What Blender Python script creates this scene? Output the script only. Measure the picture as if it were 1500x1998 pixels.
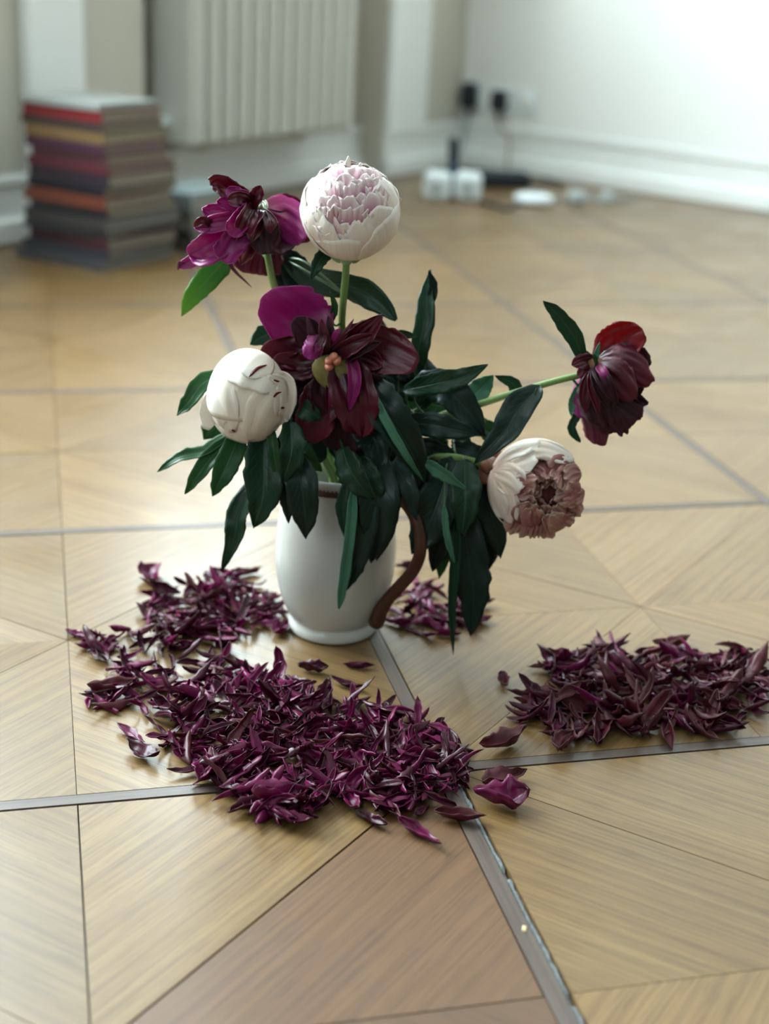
import bpy, math, random
import numpy as np
from mathutils import Vector, Matrix
random.seed(7); RNG = np.random.default_rng(7)
S = bpy.context.scene
for o in list(bpy.data.objects): bpy.data.objects.remove(o)
COL = S.collection

# ------------------------------------------------------------------ camera
FPX, CX, CY, H = 2700.0, 750.0, 999.0, 0.62          # focal length in px of the 1500x1998 frame
HD, ROLL = 1062.0, 0.0542
pit = math.atan(HD / FPX)
F_ = np.array([0, math.cos(pit), -math.sin(pit)])
_r = np.array([1.0, 0, 0]); _u = np.cross(_r, F_)
R_ = math.cos(ROLL) * _r + math.sin(ROLL) * _u
U_ = -math.sin(ROLL) * _r + math.cos(ROLL) * _u
O_ = np.array([0, 0, H])
cam = bpy.data.cameras.new('camera'); camo = bpy.data.objects.new('camera', cam); COL.objects.link(camo)
m = Matrix(((R_[0], U_[0], -F_[0], 0), (R_[1], U_[1], -F_[1], 0), (R_[2], U_[2], -F_[2], H), (0, 0, 0, 1)))
camo.matrix_world = m
PXMM = 0.01915
cam.sensor_fit = 'VERTICAL'; cam.sensor_height = 1998 * PXMM; cam.sensor_width = 1500 * PXMM
cam.lens = FPX * PXMM; cam.clip_start = 0.05; cam.clip_end = 60
cam.dof.use_dof = True; cam.dof.focus_distance = 1.15; cam.dof.aperture_fstop = 3.6
S.camera = camo
S.view_settings.view_transform = 'Standard'; S.view_settings.look = 'None'
S.view_settings.gamma = 1.0; S.view_settings.use_curve_mapping = False
S.view_settings.exposure = 0.42

# ------------------------------------------------------------------ room frame (corner, wall directions)
def floor_at(x, y, z=0.0):
    d = F_ * FPX + R_ * (x - CX) - U_ * (y - CY)
    return O_ + d * ((z - H) / d[2])
def depth_of(P): return float((np.asarray(P) - O_) @ F_)
CORNER = floor_at(893, 320)
wl = math.radians(31.0); wr = math.radians(127.5)
LD = np.array([-math.sin(wl), -math.cos(wl), 0.0])    # along the radiator wall, away from the corner
RD = np.array([math.sin(wr), math.cos(wr), 0.0])      # along the socket wall, away from the corner
LN = np.array([math.cos(wl), -math.sin(wl), 0.0])     # radiator wall normal, into the room
RN = np.array([math.cos(wr), -math.sin(wr), 0.0])     # socket wall normal, into the room
CEIL = 3.1

# ------------------------------------------------------------------ world, window daylight and an added fill light
world = bpy.data.worlds.new('sky'); S.world = world; world.use_nodes = True
bg = world.node_tree.nodes['Background']
bg.inputs[0].default_value = (0.78, 0.92, 0.94, 1); bg.inputs[1].default_value = 0.6
WINDOWS = [(0.62, 1.50, 0.95, 2.65), (2.35, 4.15, 0.70, 2.70)]
WIN_W = [90, 290]
for (a, b, z0, z1), pw in zip(WINDOWS, WIN_W):
    L = bpy.data.lights.new('window_and_fill_light', 'AREA'); L.shape = 'RECTANGLE'
    L.size = b - a; L.size_y = z1 - z0; L.energy = pw; L.color = (0.80, 0.95, 1.0)
    lo = bpy.data.objects.new('window_and_fill_light', L); COL.objects.link(lo)
    c = CORNER + LD * (a + b) / 2 - LN * 0.36 + np.array([0, 0, (z0 + z1) / 2])
    zax = Vector(-LN); yax = Vector((0, 0, 1)); xax = yax.cross(zax)
    lo.matrix_world = Matrix(((xax.x, yax.x, zax.x, c[0]), (xax.y, yax.y, zax.y, c[1]), (xax.z, yax.z, zax.z, c[2]), (0, 0, 0, 1)))

BACK = CORNER + LD * 6.0
FILL_WIN = (0.9, 2.5, 0.8, 2.65)                            # unseen window added behind the camera for fill light
L = bpy.data.lights.new('window_and_fill_light', 'AREA'); L.shape = 'RECTANGLE'; L.size = FILL_WIN[1] - FILL_WIN[0]; L.size_y = FILL_WIN[3] - FILL_WIN[2]; L.energy = 20; L.color = (0.80, 0.95, 1.0)  # fill lamp of the added window, brightens socket wall and blooms
lo = bpy.data.objects.new('window_and_fill_light', L); COL.objects.link(lo)
c = BACK + RD * (FILL_WIN[0] + FILL_WIN[1]) / 2 + LD * 0.26 + np.array([0, 0, (FILL_WIN[2] + FILL_WIN[3]) / 2])
zax = Vector(LD); yax = Vector((0, 0, 1)); xax = yax.cross(zax)
lo.matrix_world = Matrix(((xax.x, yax.x, zax.x, c[0]), (xax.y, yax.y, zax.y, c[1]), (xax.z, yax.z, zax.z, c[2]), (0, 0, 0, 1)))

# ------------------------------------------------------------------ helpers
def tag(o, label=None, cat=None, group=None, kind=None):
    if label: o['label'] = label
    if cat: o['category'] = cat
    if group: o['group'] = group
    if kind: o['kind'] = kind
    return o
def empty(name, loc, label=None, cat=None, group=None, kind=None):
    o = bpy.data.objects.new(name, None); COL.objects.link(o); o.location = loc
    o.empty_display_size = 0.02
    return tag(o, label, cat, group, kind)
def mk(name, V, Fc, mat, parent=None, smooth=True, uv=None, world_pts=True):
    me = bpy.data.meshes.new(name)
    V = np.asarray(V, float)
    if parent is not None and world_pts:
        p = parent; off = np.zeros(3)
        while p is not None: off = off + np.array(p.location); p = p.parent
        V = V - off
    me.from_pydata([tuple(v) for v in V], [], [tuple(f) for f in Fc])
    if smooth:
        me.polygons.foreach_set('use_smooth', [True] * len(me.polygons))
    if uv is not None:
        lay = me.uv_layers.new(name='UVMap')
        idx = np.zeros(len(me.loops), dtype=np.int32); me.loops.foreach_get('vertex_index', idx)
        lay.data.foreach_set('uv', np.asarray(uv, float)[idx].ravel())
    if mat is not None: me.materials.append(mat)
    me.update()
    o = bpy.data.objects.new(name, me); COL.objects.link(o)
    if parent is not None: o.parent = parent
    return o
class MB:
    def __init__(s): s.V = []; s.F = []
    def add(s, V, Fc):
        n = len(s.V); s.V += [tuple(v) for v in V]; s.F += [tuple(i + n for i in f) for f in Fc]; return s
    def obox(s, o, ex, ey, ez, bev=0.0):
        """box from origin corner o with edge vectors"""
        o = np.asarray(o, float); ex = np.asarray(ex, float); ey = np.asarray(ey, float); ez = np.asarray(ez, float)
        if bev <= 0:
            V = [o, o + ex, o + ex + ey, o + ey, o + ez, o + ex + ez, o + ex + ey + ez, o + ey + ez]
            return s.add(V, [(0, 3, 2, 1), (4, 5, 6, 7), (0, 1, 5, 4), (1, 2, 6, 5), (2, 3, 7, 6), (3, 0, 4, 7)])
        c = o + (ex + ey + ez) / 2; L = [np.linalg.norm(e) for e in (ex, ey, ez)]; D = [e / l for e, l in zip((ex, ey, ez), L)]
        V = []; idx = {}
        for sx in (-1, 1):
            for sy in (-1, 1):
                for sz in (-1, 1):
                    sg = (sx, sy, sz)
                    for k in range(3):
                        p = c.copy()
                        for a in range(3): p = p + D[a] * sg[a] * (L[a] / 2 - (0 if a == k else bev))
                        idx[(sg, k)] = len(V); V.append(p)
        Fc = []
        for k in range(3):
            a, b = [q for q in range(3) if q != k]
            for sg in (-1, 1):
                f = []
                for (p, q) in ((-1, -1), (1, -1), (1, 1), (-1, 1)):
                    t = [0, 0, 0]; t[k] = sg; t[a] = p; t[b] = q; f.append(idx[(tuple(t), k)])
                Fc.append(f)
        for k in range(3):
            a, b = [q for q in range(3) if q != k]
            for p in (-1, 1):
                for q in (-1, 1):
                    t0 = [0, 0, 0]; t0[k] = -1; t0[a] = p; t0[b] = q; t1 = list(t0); t1[k] = 1
                    t0, t1 = tuple(t0), tuple(t1)
                    Fc.append([idx[(t0, a)], idx[(t1, a)], idx[(t1, b)], idx[(t0, b)]])
        for sx in (-1, 1):
            for sy in (-1, 1):
                for sz in (-1, 1): Fc.append([idx[((sx, sy, sz), k)] for k in range(3)])
        return s.add(V, Fc)
    def build(s, name, mat, parent=None, smooth=False): return mk(name, s.V, s.F, mat, parent, smooth)
def catmull(P, n):
    P = np.asarray(P, float)
    Q = np.vstack([2 * P[0] - P[1], P, 2 * P[-1] - P[-2]])
    k = len(P) - 1; out = []
    for i in range(n + 1):
        x = min(i / n * k, k - 1e-9); j = int(x); t = x - j
        a, b, c, d = Q[j], Q[j + 1], Q[j + 2], Q[j + 3]
        out.append(0.5 * (2 * b + (c - a) * t + (2 * a - 5 * b + 4 * c - d) * t * t + (3 * b - a - 3 * c + d) * t ** 3))
    return np.array(out)
def nrm(v): return v / max(np.linalg.norm(v), 1e-12)
def rot(v, ax, a): return v * math.cos(a) + np.cross(ax, v) * math.sin(a) + ax * (ax @ v) * (1 - math.cos(a))
def tube_geo(P, rad, n=28, ns=10, rad2=None, caps=True):
    C = catmull(P, n); rad = np.interp(np.linspace(0, 1, n + 1), np.linspace(0, 1, len(rad)), rad)
    V = []; Fc = []; T0 = nrm(C[1] - C[0]); A = nrm(np.cross(T0, [0.31, 0.2, 0.93])); 
    for i in range(n + 1):
        T = nrm(C[min(i + 1, n)] - C[max(i - 1, 0)]); A = nrm(A - T * (A @ T)); B = np.cross(T, A)
        for k in range(ns):
            a = 2 * math.pi * k / ns; V.append(C[i] + (A * math.cos(a) + B * math.sin(a) * (rad2 or 1)) * rad[i])
    for i in range(n):
        for k in range(ns):
            Fc.append((i * ns + k, i * ns + (k + 1) % ns, (i + 1) * ns + (k + 1) % ns, (i + 1) * ns + k))
    if caps: Fc += [tuple(range(ns))[::-1], tuple(n * ns + k for k in range(ns))]
    return V, Fc, C
def tube(name, P, rad, mat, parent=None, **k):
    V, Fc, C = tube_geo(P, rad, **k); o = mk(name, V, Fc, mat, parent); return o, C
def lathe(name, prof, mat, c, parent=None, n=96):
    V = []; Fc = []
    for (r, z) in prof:
        for k in range(n):
            a = 2 * math.pi * k / n; V.append((c[0] + r * math.cos(a), c[1] + r * math.sin(a), c[2] + z))
    for i in range(len(prof) - 1):
        for k in range(n): Fc.append((i * n + k, i * n + (k + 1) % n, (i + 1) * n + (k + 1) % n, (i + 1) * n + k))
    return mk(name, V, Fc, mat, parent)
def smoothprof(P, n): return [tuple(p) for p in catmull(np.array(P, float), n)]
def solid(G, th):
    """G (a,b,3) grid sheet -> closed thin solid: verts, faces, uv"""
    a, b = G.shape[:2]
    du = np.gradient(G, axis=0); dv = np.gradient(G, axis=1)
    N = np.cross(du, dv); N /= np.maximum(np.linalg.norm(N, axis=2, keepdims=True), 1e-12)
    V = np.concatenate([(G + N * th / 2).reshape(-1, 3), (G - N * th / 2).reshape(-1, 3)])
    s, t = np.meshgrid(np.linspace(0, 1, a), np.linspace(0, 1, b), indexing='ij')
    uv = np.stack([s.ravel(), t.ravel()], 1); uv = np.concatenate([uv, uv])
    Fc = []; m = a * b; I = lambda i, j: i * b + j
    for i in range(a - 1):
        for j in range(b - 1):
            q = (I(i, j), I(i + 1, j), I(i + 1, j + 1), I(i, j + 1)); Fc.append(q); Fc.append(tuple(m + x for x in q[::-1]))
    for i in range(a - 1):
        for j in (0, b - 1):
            q = (I(i, j), I(i + 1, j), m + I(i + 1, j), m + I(i, j)); Fc.append(q if j else q[::-1])
    for j in range(b - 1):
        for i in (0, a - 1):
            q = (I(i, j), I(i, j + 1), m + I(i, j + 1), m + I(i, j)); Fc.append(q if i == 0 else q[::-1])
    return V, Fc, uv

# ------------------------------------------------------------------ materials
def mat_new(name):
    m = bpy.data.materials.new(name); m.use_nodes = True; nt = m.node_tree
    return m, nt, nt.nodes['Principled BSDF'], nt.nodes['Material Output']
def node(nt, t, **k):
    n = nt.nodes.new(t)
    for a, b in k.items(): setattr(n, a, b)
    return n
def plain(name, col, rough=0.5, spec=0.5, noise=0.0, nscale=20, bump=0.0, metal=0.0):
    m, nt, b, out = mat_new(name)
    b.inputs['Base Color'].default_value = (*col, 1); b.inputs['Roughness'].default_value = rough
    b.inputs['Specular IOR Level'].default_value = spec; b.inputs['Metallic'].default_value = metal
    tc = node(nt, 'ShaderNodeTexCoord'); nz = node(nt, 'ShaderNodeTexNoise'); nz.inputs['Scale'].default_value = nscale
    nz.inputs['Detail'].default_value = 5
    nt.links.new(tc.outputs['Object'], nz.inputs['Vector'])
    if noise > 0:
        mx = node(nt, 'ShaderNodeMix', data_type='RGBA', blend_type='MULTIPLY')
        mr = node(nt, 'ShaderNodeMapRange'); mr.inputs[3].default_value = 1 - noise; mr.inputs[4].default_value = 1 + noise
        nt.links.new(nz.outputs['Fac'], mr.inputs[0]); mx.inputs[0].default_value = 1
        mx.inputs[6].default_value = (*col, 1); nt.links.new(mr.outputs[0], mx.inputs[7]); nt.links.new(mx.outputs[2], b.inputs['Base Color'])
    if bump > 0:
        bp = node(nt, 'ShaderNodeBump'); bp.inputs['Strength'].default_value = bump; bp.inputs['Distance'].default_value = 0.001
        nt.links.new(nz.outputs['Fac'], bp.inputs['Height']); nt.links.new(bp.outputs[0], b.inputs['Normal'])
    return m
def ramp(nt, fac, stops):
    r = node(nt, 'ShaderNodeValToRGB'); e = r.color_ramp.elements
    while len(e) < len(stops): e.new(0.5)
    for el, (p, c) in zip(e, stops): el.position = p; el.color = (*c, 1)
    nt.links.new(fac, r.inputs[0]); return r.outputs[0]
def petal_mat(name, stops, rough=0.38, transl=0.3, vein=0.25, tcol=None, fleck=None, spec=0.5, coat=0.0, bump=0.35, vs=26):
    """colour runs base->tip along the petal (UV.x) with fine lengthwise veins"""
    m, nt, b, out = mat_new(name); L = nt.links.new
    uvn = node(nt, 'ShaderNodeUVMap'); sep = node(nt, 'ShaderNodeSeparateXYZ'); L(uvn.outputs[0], sep.inputs[0])
    col = ramp(nt, sep.outputs[0], stops)
    mp = node(nt, 'ShaderNodeMapping'); mp.inputs['Scale'].default_value = (1.2, vs, 1); L(uvn.outputs[0], mp.inputs[0])
    oi = node(nt, 'ShaderNodeObjectInfo'); cb = node(nt, 'ShaderNodeCombineXYZ'); L(oi.outputs['Random'], cb.inputs[2])
    ad = node(nt, 'ShaderNodeVectorMath', operation='MULTIPLY_ADD'); ad.inputs[1].default_value = (1, 1, 1)
    L(mp.outputs[0], ad.inputs[0]); sc = node(nt, 'ShaderNodeVectorMath', operation='SCALE'); sc.inputs['Scale'].default_value = 40
    L(cb.outputs[0], sc.inputs[0]); L(sc.outputs[0], ad.inputs[2])
    nz = node(nt, 'ShaderNodeTexNoise'); nz.inputs['Scale'].default_value = 1; nz.inputs['Detail'].default_value = 3; L(ad.outputs[0], nz.inputs['Vector'])
    mr = node(nt, 'ShaderNodeMapRange'); mr.inputs[1].default_value = 0.3; mr.inputs[2].default_value = 0.7
    mr.inputs[3].default_value = 1 - vein; mr.inputs[4].default_value = 1 + vein * 0.6; L(nz.outputs['Fac'], mr.inputs[0])
    mx = node(nt, 'ShaderNodeMix', data_type='RGBA', blend_type='MULTIPLY'); mx.inputs[0].default_value = 1
    L(col, mx.inputs[6]); L(mr.outputs[0], mx.inputs[7]); col = mx.outputs[2]
    if fleck:
        tc = node(nt, 'ShaderNodeTexCoord'); n2 = node(nt, 'ShaderNodeTexNoise'); n2.inputs['Scale'].default_value = 42; n2.inputs['Detail'].default_value = 2
        L(tc.outputs['Object'], n2.inputs['Vector'])
        th = node(nt, 'ShaderNodeMapRange'); th.inputs[1].default_value = fleck[1]; th.inputs[2].default_value = fleck[1] + 0.03; L(n2.outputs['Fac'], th.inputs[0])
        ed = node(nt, 'ShaderNodeMapRange'); ed.inputs[1].default_value = 0.86; ed.inputs[2].default_value = 0.97; L(sep.outputs[0], ed.inputs[0])
        ml = node(nt, 'ShaderNodeMath', operation='MULTIPLY'); L(th.outputs[0], ml.inputs[0]); L(ed.outputs[0], ml.inputs[1])
        m2 = node(nt, 'ShaderNodeMix', data_type='RGBA'); L(ml.outputs[0], m2.inputs[0]); L(col, m2.inputs[6]); m2.inputs[7].default_value = (*fleck[0], 1); col = m2.outputs[2]
    L(col, b.inputs['Base Color']); b.inputs['Roughness'].default_value = rough; b.inputs['Specular IOR Level'].default_value = spec
    b.inputs['Coat Weight'].default_value = coat; b.inputs['Coat Roughness'].default_value = 0.25
    bp = node(nt, 'ShaderNodeBump'); bp.inputs['Strength'].default_value = bump; bp.inputs['Distance'].default_value = 0.0008
    L(nz.outputs['Fac'], bp.inputs['Height']); L(bp.outputs[0], b.inputs['Normal'])
    if transl > 0:
        tr = node(nt, 'ShaderNodeBsdfTranslucent')
        if tcol: tr.inputs['Color'].default_value = (*tcol, 1)
        else: L(col, tr.inputs['Color'])
        ms = node(nt, 'ShaderNodeMixShader'); ms.inputs[0].default_value = transl
        L(b.outputs[0], ms.inputs[1]); L(tr.outputs[0], ms.inputs[2]); L(ms.outputs[0], out.inputs['Surface'])
    return m
def leaf_mat(name, c0, c1, rough=0.36, transl=0.12, tcol=(0.10, 0.26, 0.03), vein=(0.10, 0.20, 0.10), tip=None):
    m, nt, b, out = mat_new(name); L = nt.links.new
    uvn = node(nt, 'ShaderNodeUVMap'); sep = node(nt, 'ShaderNodeSeparateXYZ'); L(uvn.outputs[0], sep.inputs[0])
    tc = node(nt, 'ShaderNodeTexCoord'); nz = node(nt, 'ShaderNodeTexNoise'); nz.inputs['Scale'].default_value = 45; nz.inputs['Detail'].default_value = 4
    L(tc.outputs['Object'], nz.inputs['Vector'])
    mx = node(nt, 'ShaderNodeMix', data_type='RGBA'); L(nz.outputs['Fac'], mx.inputs[0]); mx.inputs[6].default_value = (*c0, 1); mx.inputs[7].default_value = (*c1, 1)
    col = mx.outputs[2]
    if tip:
        r = node(nt, 'ShaderNodeMapRange'); r.inputs[1].default_value = 0.35; r.inputs[2].default_value = 0.95; L(sep.outputs[0], r.inputs[0])
        mt = node(nt, 'ShaderNodeMix', data_type='RGBA'); L(r.outputs[0], mt.inputs[0]); L(col, mt.inputs[6]); mt.inputs[7].default_value = (*tip, 1); col = mt.outputs[2]
    # midrib line and slanting side veins from UV
    s1 = node(nt, 'ShaderNodeMath', operation='SUBTRACT'); L(sep.outputs[1], s1.inputs[0]); s1.inputs[1].default_value = 0.5
    ab = node(nt, 'ShaderNodeMath', operation='ABSOLUTE'); L(s1.outputs[0], ab.inputs[0])
    mid = node(nt, 'ShaderNodeMapRange'); mid.inputs[1].default_value = 0.012; mid.inputs[2].default_value = 0.04; mid.inputs[3].default_value = 1; mid.inputs[4].default_value = 0; L(ab.outputs[0], mid.inputs[0])
    k = node(nt, 'ShaderNodeMath', operation='MULTIPLY_ADD'); L(ab.outputs[0], k.inputs[0]); k.inputs[1].default_value = -0.55; L(sep.outputs[0], k.inputs[2])
    k2 = node(nt, 'ShaderNodeMath', operation='MULTIPLY'); L(k.outputs[0], k2.inputs[0]); k2.inputs[1].default_value = 62
    sn = node(nt, 'ShaderNodeMath', operation='SINE'); L(k2.outputs[0], sn.inputs[0])
    sv = node(nt, 'ShaderNodeMapRange'); sv.inputs[1].default_value = 0.93; sv.inputs[2].default_value = 1.0; sv.inputs[4].default_value = 0.45; L(sn.outputs[0], sv.inputs[0])
    mxv = node(nt, 'ShaderNodeMath', operation='MAXIMUM'); L(mid.outputs[0], mxv.inputs[0]); L(sv.outputs[0], mxv.inputs[1])
    sm = node(nt, 'ShaderNodeMath', operation='MULTIPLY'); L(mxv.outputs[0], sm.inputs[0]); sm.inputs[1].default_value = 0.55
    m2 = node(nt, 'ShaderNodeMix', data_type='RGBA'); L(sm.outputs[0], m2.inputs[0]); L(col, m2.inputs[6]); m2.inputs[7].default_value = (*vein, 1)
    L(m2.outputs[2], b.inputs['Base Color']); b.inputs['Roughness'].default_value = rough
    b.inputs['Specular IOR Level'].default_value = 0.28
    bp = node(nt, 'ShaderNodeBump'); bp.inputs['Strength'].default_value = 0.5; bp.inputs['Distance'].default_value = 0.0008
    hb = node(nt, 'ShaderNodeMath', operation='MULTIPLY_ADD'); L(mxv.outputs[0], hb.inputs[0]); hb.inputs[1].default_value = -1.0; L(nz.outputs['Fac'], hb.inputs[2])
    L(hb.outputs[0], bp.inputs['Height']); L(bp.outputs[0], b.inputs['Normal'])
    tr = node(nt, 'ShaderNodeBsdfTranslucent'); tr.inputs['Color'].default_value = (*tcol, 1)
    ms = node(nt, 'ShaderNodeMixShader'); ms.inputs[0].default_value = transl
    L(b.outputs[0], ms.inputs[1]); L(tr.outputs[0], ms.inputs[2]); L(ms.outputs[0], out.inputs['Surface'])
    return m
def wood_mat(name, light, mid, dark, rough=0.33, sy=1.0):
    m, nt, b, out = mat_new(name); L = nt.links.new
    uvn = node(nt, 'ShaderNodeUVMap'); oi = node(nt, 'ShaderNodeObjectInfo')
    def nz(sx, sy_, det=4, dist=0.0):
        mp = node(nt, 'ShaderNodeMapping'); mp.inputs['Scale'].default_value = (sx, sy_, 1); L(uvn.outputs[0], mp.inputs[0])
        n = node(nt, 'ShaderNodeTexNoise'); n.inputs['Scale'].default_value = 1; n.inputs['Detail'].default_value = det; n.inputs['Distortion'].default_value = dist
        L(mp.outputs[0], n.inputs['Vector']); return n.outputs['Fac']
    def mr(x, a, b_, c, d):
        n = node(nt, 'ShaderNodeMapRange'); L(x, n.inputs[0])
        for i, v in enumerate((a, b_, c, d)): n.inputs[i + 1].default_value = v
        return n.outputs[0]
    def mix(f, a, c, mode='MIX'):
        n = node(nt, 'ShaderNodeMix', data_type='RGBA', blend_type=mode)
        if isinstance(f, float): n.inputs[0].default_value = f
        else: L(f, n.inputs[0])
        for i, v in ((6, a), (7, c)):
            if isinstance(v, tuple): n.inputs[i].default_value = (*v, 1)
            else: L(v, n.inputs[i])
        return n.outputs[2]
    broad = nz(2.0, 40, 4, 0.6); fine = nz(6, 300, 5, 0.3); pores = nz(26, 1100, 3); blot = nz(6, 7, 4)
    # flat-sawn rings: distorted bands
    mp = node(nt, 'ShaderNodeMapping'); mp.inputs['Scale'].default_value = (2.4, 13, 1); L(uvn.outputs[0], mp.inputs[0])
    wv = node(nt, 'ShaderNodeTexWave', wave_type='BANDS', bands_direction='Y'); wv.inputs['Scale'].default_value = 1.6; wv.inputs['Distortion'].default_value = 9; wv.inputs['Detail'].default_value = 2.5; wv.inputs['Detail Scale'].default_value = 0.45
    L(mp.outputs[0], wv.inputs['Vector'])
    col = mix(mr(broad, 0.2, 0.8, 0, 1), mid, light)
    col = mix(mr(wv.outputs['Fac'], 0.6, 1.0, 0, 0.22), col, dark)
    col = mix(mr(fine, 0.46, 0.70, 0, 0.52), col, dark)
    col = mix(mr(pores, 0.56, 0.68, 0, 0.55), col, (dark[0] * 0.45, dark[1] * 0.4, dark[2] * 0.38))
    col = mix(mr(blot, 0.56, 0.78, 0, 0.28), col, (dark[0] * 0.8, dark[1] * 0.85, dark[2] * 0.95))
    tone = mr(oi.outputs['Random'], 0, 1, 0.86, 1.12)
    col = mix(1.0, col, tone, 'MULTIPLY')
    L(col, b.inputs['Base Color'])
    L(mr(blot, 0.3, 0.75, rough - 0.05, rough + 0.10), b.inputs['Roughness']); b.inputs['Specular IOR Level'].default_value = 0.62; b.inputs['Coat Weight'].default_value = 0.22; b.inputs['Coat Roughness'].default_value = 0.22
    bp = node(nt, 'ShaderNodeBump'); bp.inputs['Strength'].default_value = 0.22; bp.inputs['Distance'].default_value = 0.0005
    hs = node(nt, 'ShaderNodeMath', operation='ADD'); L(fine, hs.inputs[0]); L(pores, hs.inputs[1])
    L(hs.outputs[0], bp.inputs['Height']); L(bp.outputs[0], b.inputs['Normal'])
    return m
M = {}
M['oak'] = wood_mat('oak_parquet', (0.212, 0.128, 0.046), (0.160, 0.087, 0.028), (0.064, 0.029, 0.009), rough=0.37)
M['oak_b'] = wood_mat('worn_brown_oak', (0.138, 0.066, 0.024), (0.104, 0.046, 0.016), (0.050, 0.021, 0.008), rough=0.45)
M['strip'] = wood_mat('dark_inlay_strip', (0.105, 0.074, 0.060), (0.080, 0.054, 0.043), (0.036, 0.022, 0.017), rough=0.44)
M['joint'] = plain('dark_joint', (0.02, 0.016, 0.013), 0.9, 0.1)
M['crumb'] = plain('old_joint_filler', (0.16, 0.17, 0.17), 0.9, 0.2, 0.6, 300, 0.6)
M['chip'] = plain('pale_wood_chip', (0.62, 0.47, 0.25), 0.7)
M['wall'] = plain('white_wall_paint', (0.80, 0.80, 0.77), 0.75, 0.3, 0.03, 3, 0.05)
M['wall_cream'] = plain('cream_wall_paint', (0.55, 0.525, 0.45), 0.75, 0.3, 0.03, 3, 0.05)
M['wall_dim'] = plain('fill_cutting_dark_wall', (0.16, 0.17, 0.15), 0.8, 0.3, 0.05, 3)  # unseen walls behind the camera, coloured dark to cut bounced fill light
M['trim'] = plain('white_gloss_trim', (0.80, 0.82, 0.80), 0.38, 0.5, 0.02, 8)
M['ceil'] = plain('ceiling_paint', (0.82, 0.82, 0.80), 0.9, 0.2)
M['rad'] = plain('cream_radiator_enamel', (0.60, 0.60, 0.545), 0.40, 0.5, 0.03, 12)
M['ceramic'] = plain('white_glazed_ceramic', (0.49, 0.485, 0.45), 0.22, 0.55, 0.015, 30)
M['ceramic_band'] = plain('brown_glaze_band', (0.06, 0.030, 0.024), 0.3, 0.5, 0.2, 60)
M['handle'] = plain('brown_painted_handle', (0.055, 0.018, 0.009), 0.30, 0.5, 0.35, 60)
M['water'] = plain('dark_water', (0.02, 0.03, 0.02), 0.1)
M['stem'] = plain('green_stem', (0.13, 0.22, 0.055), 0.42, 0.5, 0.25, 50, 0.1)
M['stem_d'] = plain('dark_green_stem', (0.045, 0.10, 0.035), 0.42, 0.5, 0.25, 50, 0.1)
M['sepal'] = plain('reddish_green_sepal', (0.19, 0.075, 0.035), 0.5, 0.4, 0.5, 90, 0.1)
M['sepal_g'] = plain('pale_green_sepal', (0.22, 0.32, 0.17), 0.5, 0.4, 0.3, 90, 0.1)
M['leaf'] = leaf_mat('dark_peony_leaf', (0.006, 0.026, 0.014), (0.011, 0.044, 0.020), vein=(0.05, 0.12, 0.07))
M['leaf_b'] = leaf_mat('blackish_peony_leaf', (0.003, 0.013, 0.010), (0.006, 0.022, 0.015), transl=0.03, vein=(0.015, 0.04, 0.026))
M['leaf_l'] = leaf_mat('fresh_peony_leaf', (0.010, 0.050, 0.016), (0.020, 0.080, 0.022), transl=0.18, tcol=(0.10, 0.30, 0.03))
M['leaf_t'] = leaf_mat('yellowing_peony_leaf', (0.025, 0.085, 0.022), (0.040, 0.12, 0.030), transl=0.3, tcol=(0.14, 0.38, 0.03), tip=(0.13, 0.30, 0.02))
M['leaf_p'] = leaf_mat('pale_underside_leaf', (0.045, 0.14, 0.085), (0.075, 0.21, 0.13), rough=0.5, transl=0.15, vein=(0.13, 0.28, 0.17))
M['mag'] = petal_mat('magenta_petal', [(0, (0.16, 0.012, 0.045)), (0.45, (0.27, 0.012, 0.13)), (1, (0.34, 0.020, 0.21))], transl=0.30, tcol=(0.42, 0.012, 0.20), vein=0.22)
M['maroon'] = petal_mat('maroon_petal', [(0, (0.05, 0.004, 0.012)), (0.6, (0.085, 0.006, 0.020)), (1, (0.13, 0.009, 0.030))], transl=0.22, tcol=(0.30, 0.008, 0.035), vein=0.3, rough=0.34)
M['crimson'] = petal_mat('crimson_petal', [(0, (0.10, 0.005, 0.010)), (1, (0.20, 0.008, 0.016))], transl=0.5, tcol=(0.36, 0.010, 0.018), vein=0.2)
M['wine'] = petal_mat('blackish_wine_petal', [(0, (0.018, 0.003, 0.008)), (1, (0.045, 0.006, 0.016))], transl=0.06, tcol=(0.12, 0.004, 0.015), vein=0.4, rough=0.55, spec=0.35)
M['cream'] = petal_mat('cream_petal', [(0, (0.80, 0.56, 0.46)), (0.45, (0.86, 0.70, 0.58)), (1, (0.92, 0.85, 0.79))], transl=0.15, vein=0.07, rough=0.55, spec=0.3, bump=0.15)
M['white'] = petal_mat('ivory_petal', [(0, (0.84, 0.72, 0.60)), (0.5, (0.88, 0.80, 0.70)), (1, (0.92, 0.87, 0.79))], transl=0.12, vein=0.05, rough=0.55, spec=0.3, bump=0.15)
M['pink'] = petal_mat('pink_petal', [(0, (0.42, 0.10, 0.23)), (0.4, (0.58, 0.27, 0.37)), (0.8, (0.76, 0.56, 0.58)), (1, (0.88, 0.79, 0.77))], transl=0.15, vein=0.12, rough=0.5, spec=0.3, bump=0.2)
M['rose'] = petal_mat('faded_rose_petal', [(0, (0.24, 0.06, 0.065)), (0.5, (0.46, 0.20, 0.19)), (0.85, (0.60, 0.34, 0.30)), (1, (0.66, 0.46, 0.38))], transl=0.25, vein=0.18, rough=0.55, spec=0.3, bump=0.25)
M['fall_a'] = petal_mat('fallen_purple_petal', [(0, (0.115, 0.006, 0.038)), (0.5, (0.155, 0.007, 0.062)), (1, (0.085, 0.006, 0.026))], transl=0.15, tcol=(0.30, 0.01, 0.14), vein=0.35, rough=0.34, vs=9, coat=0.0, spec=0.26)
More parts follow.
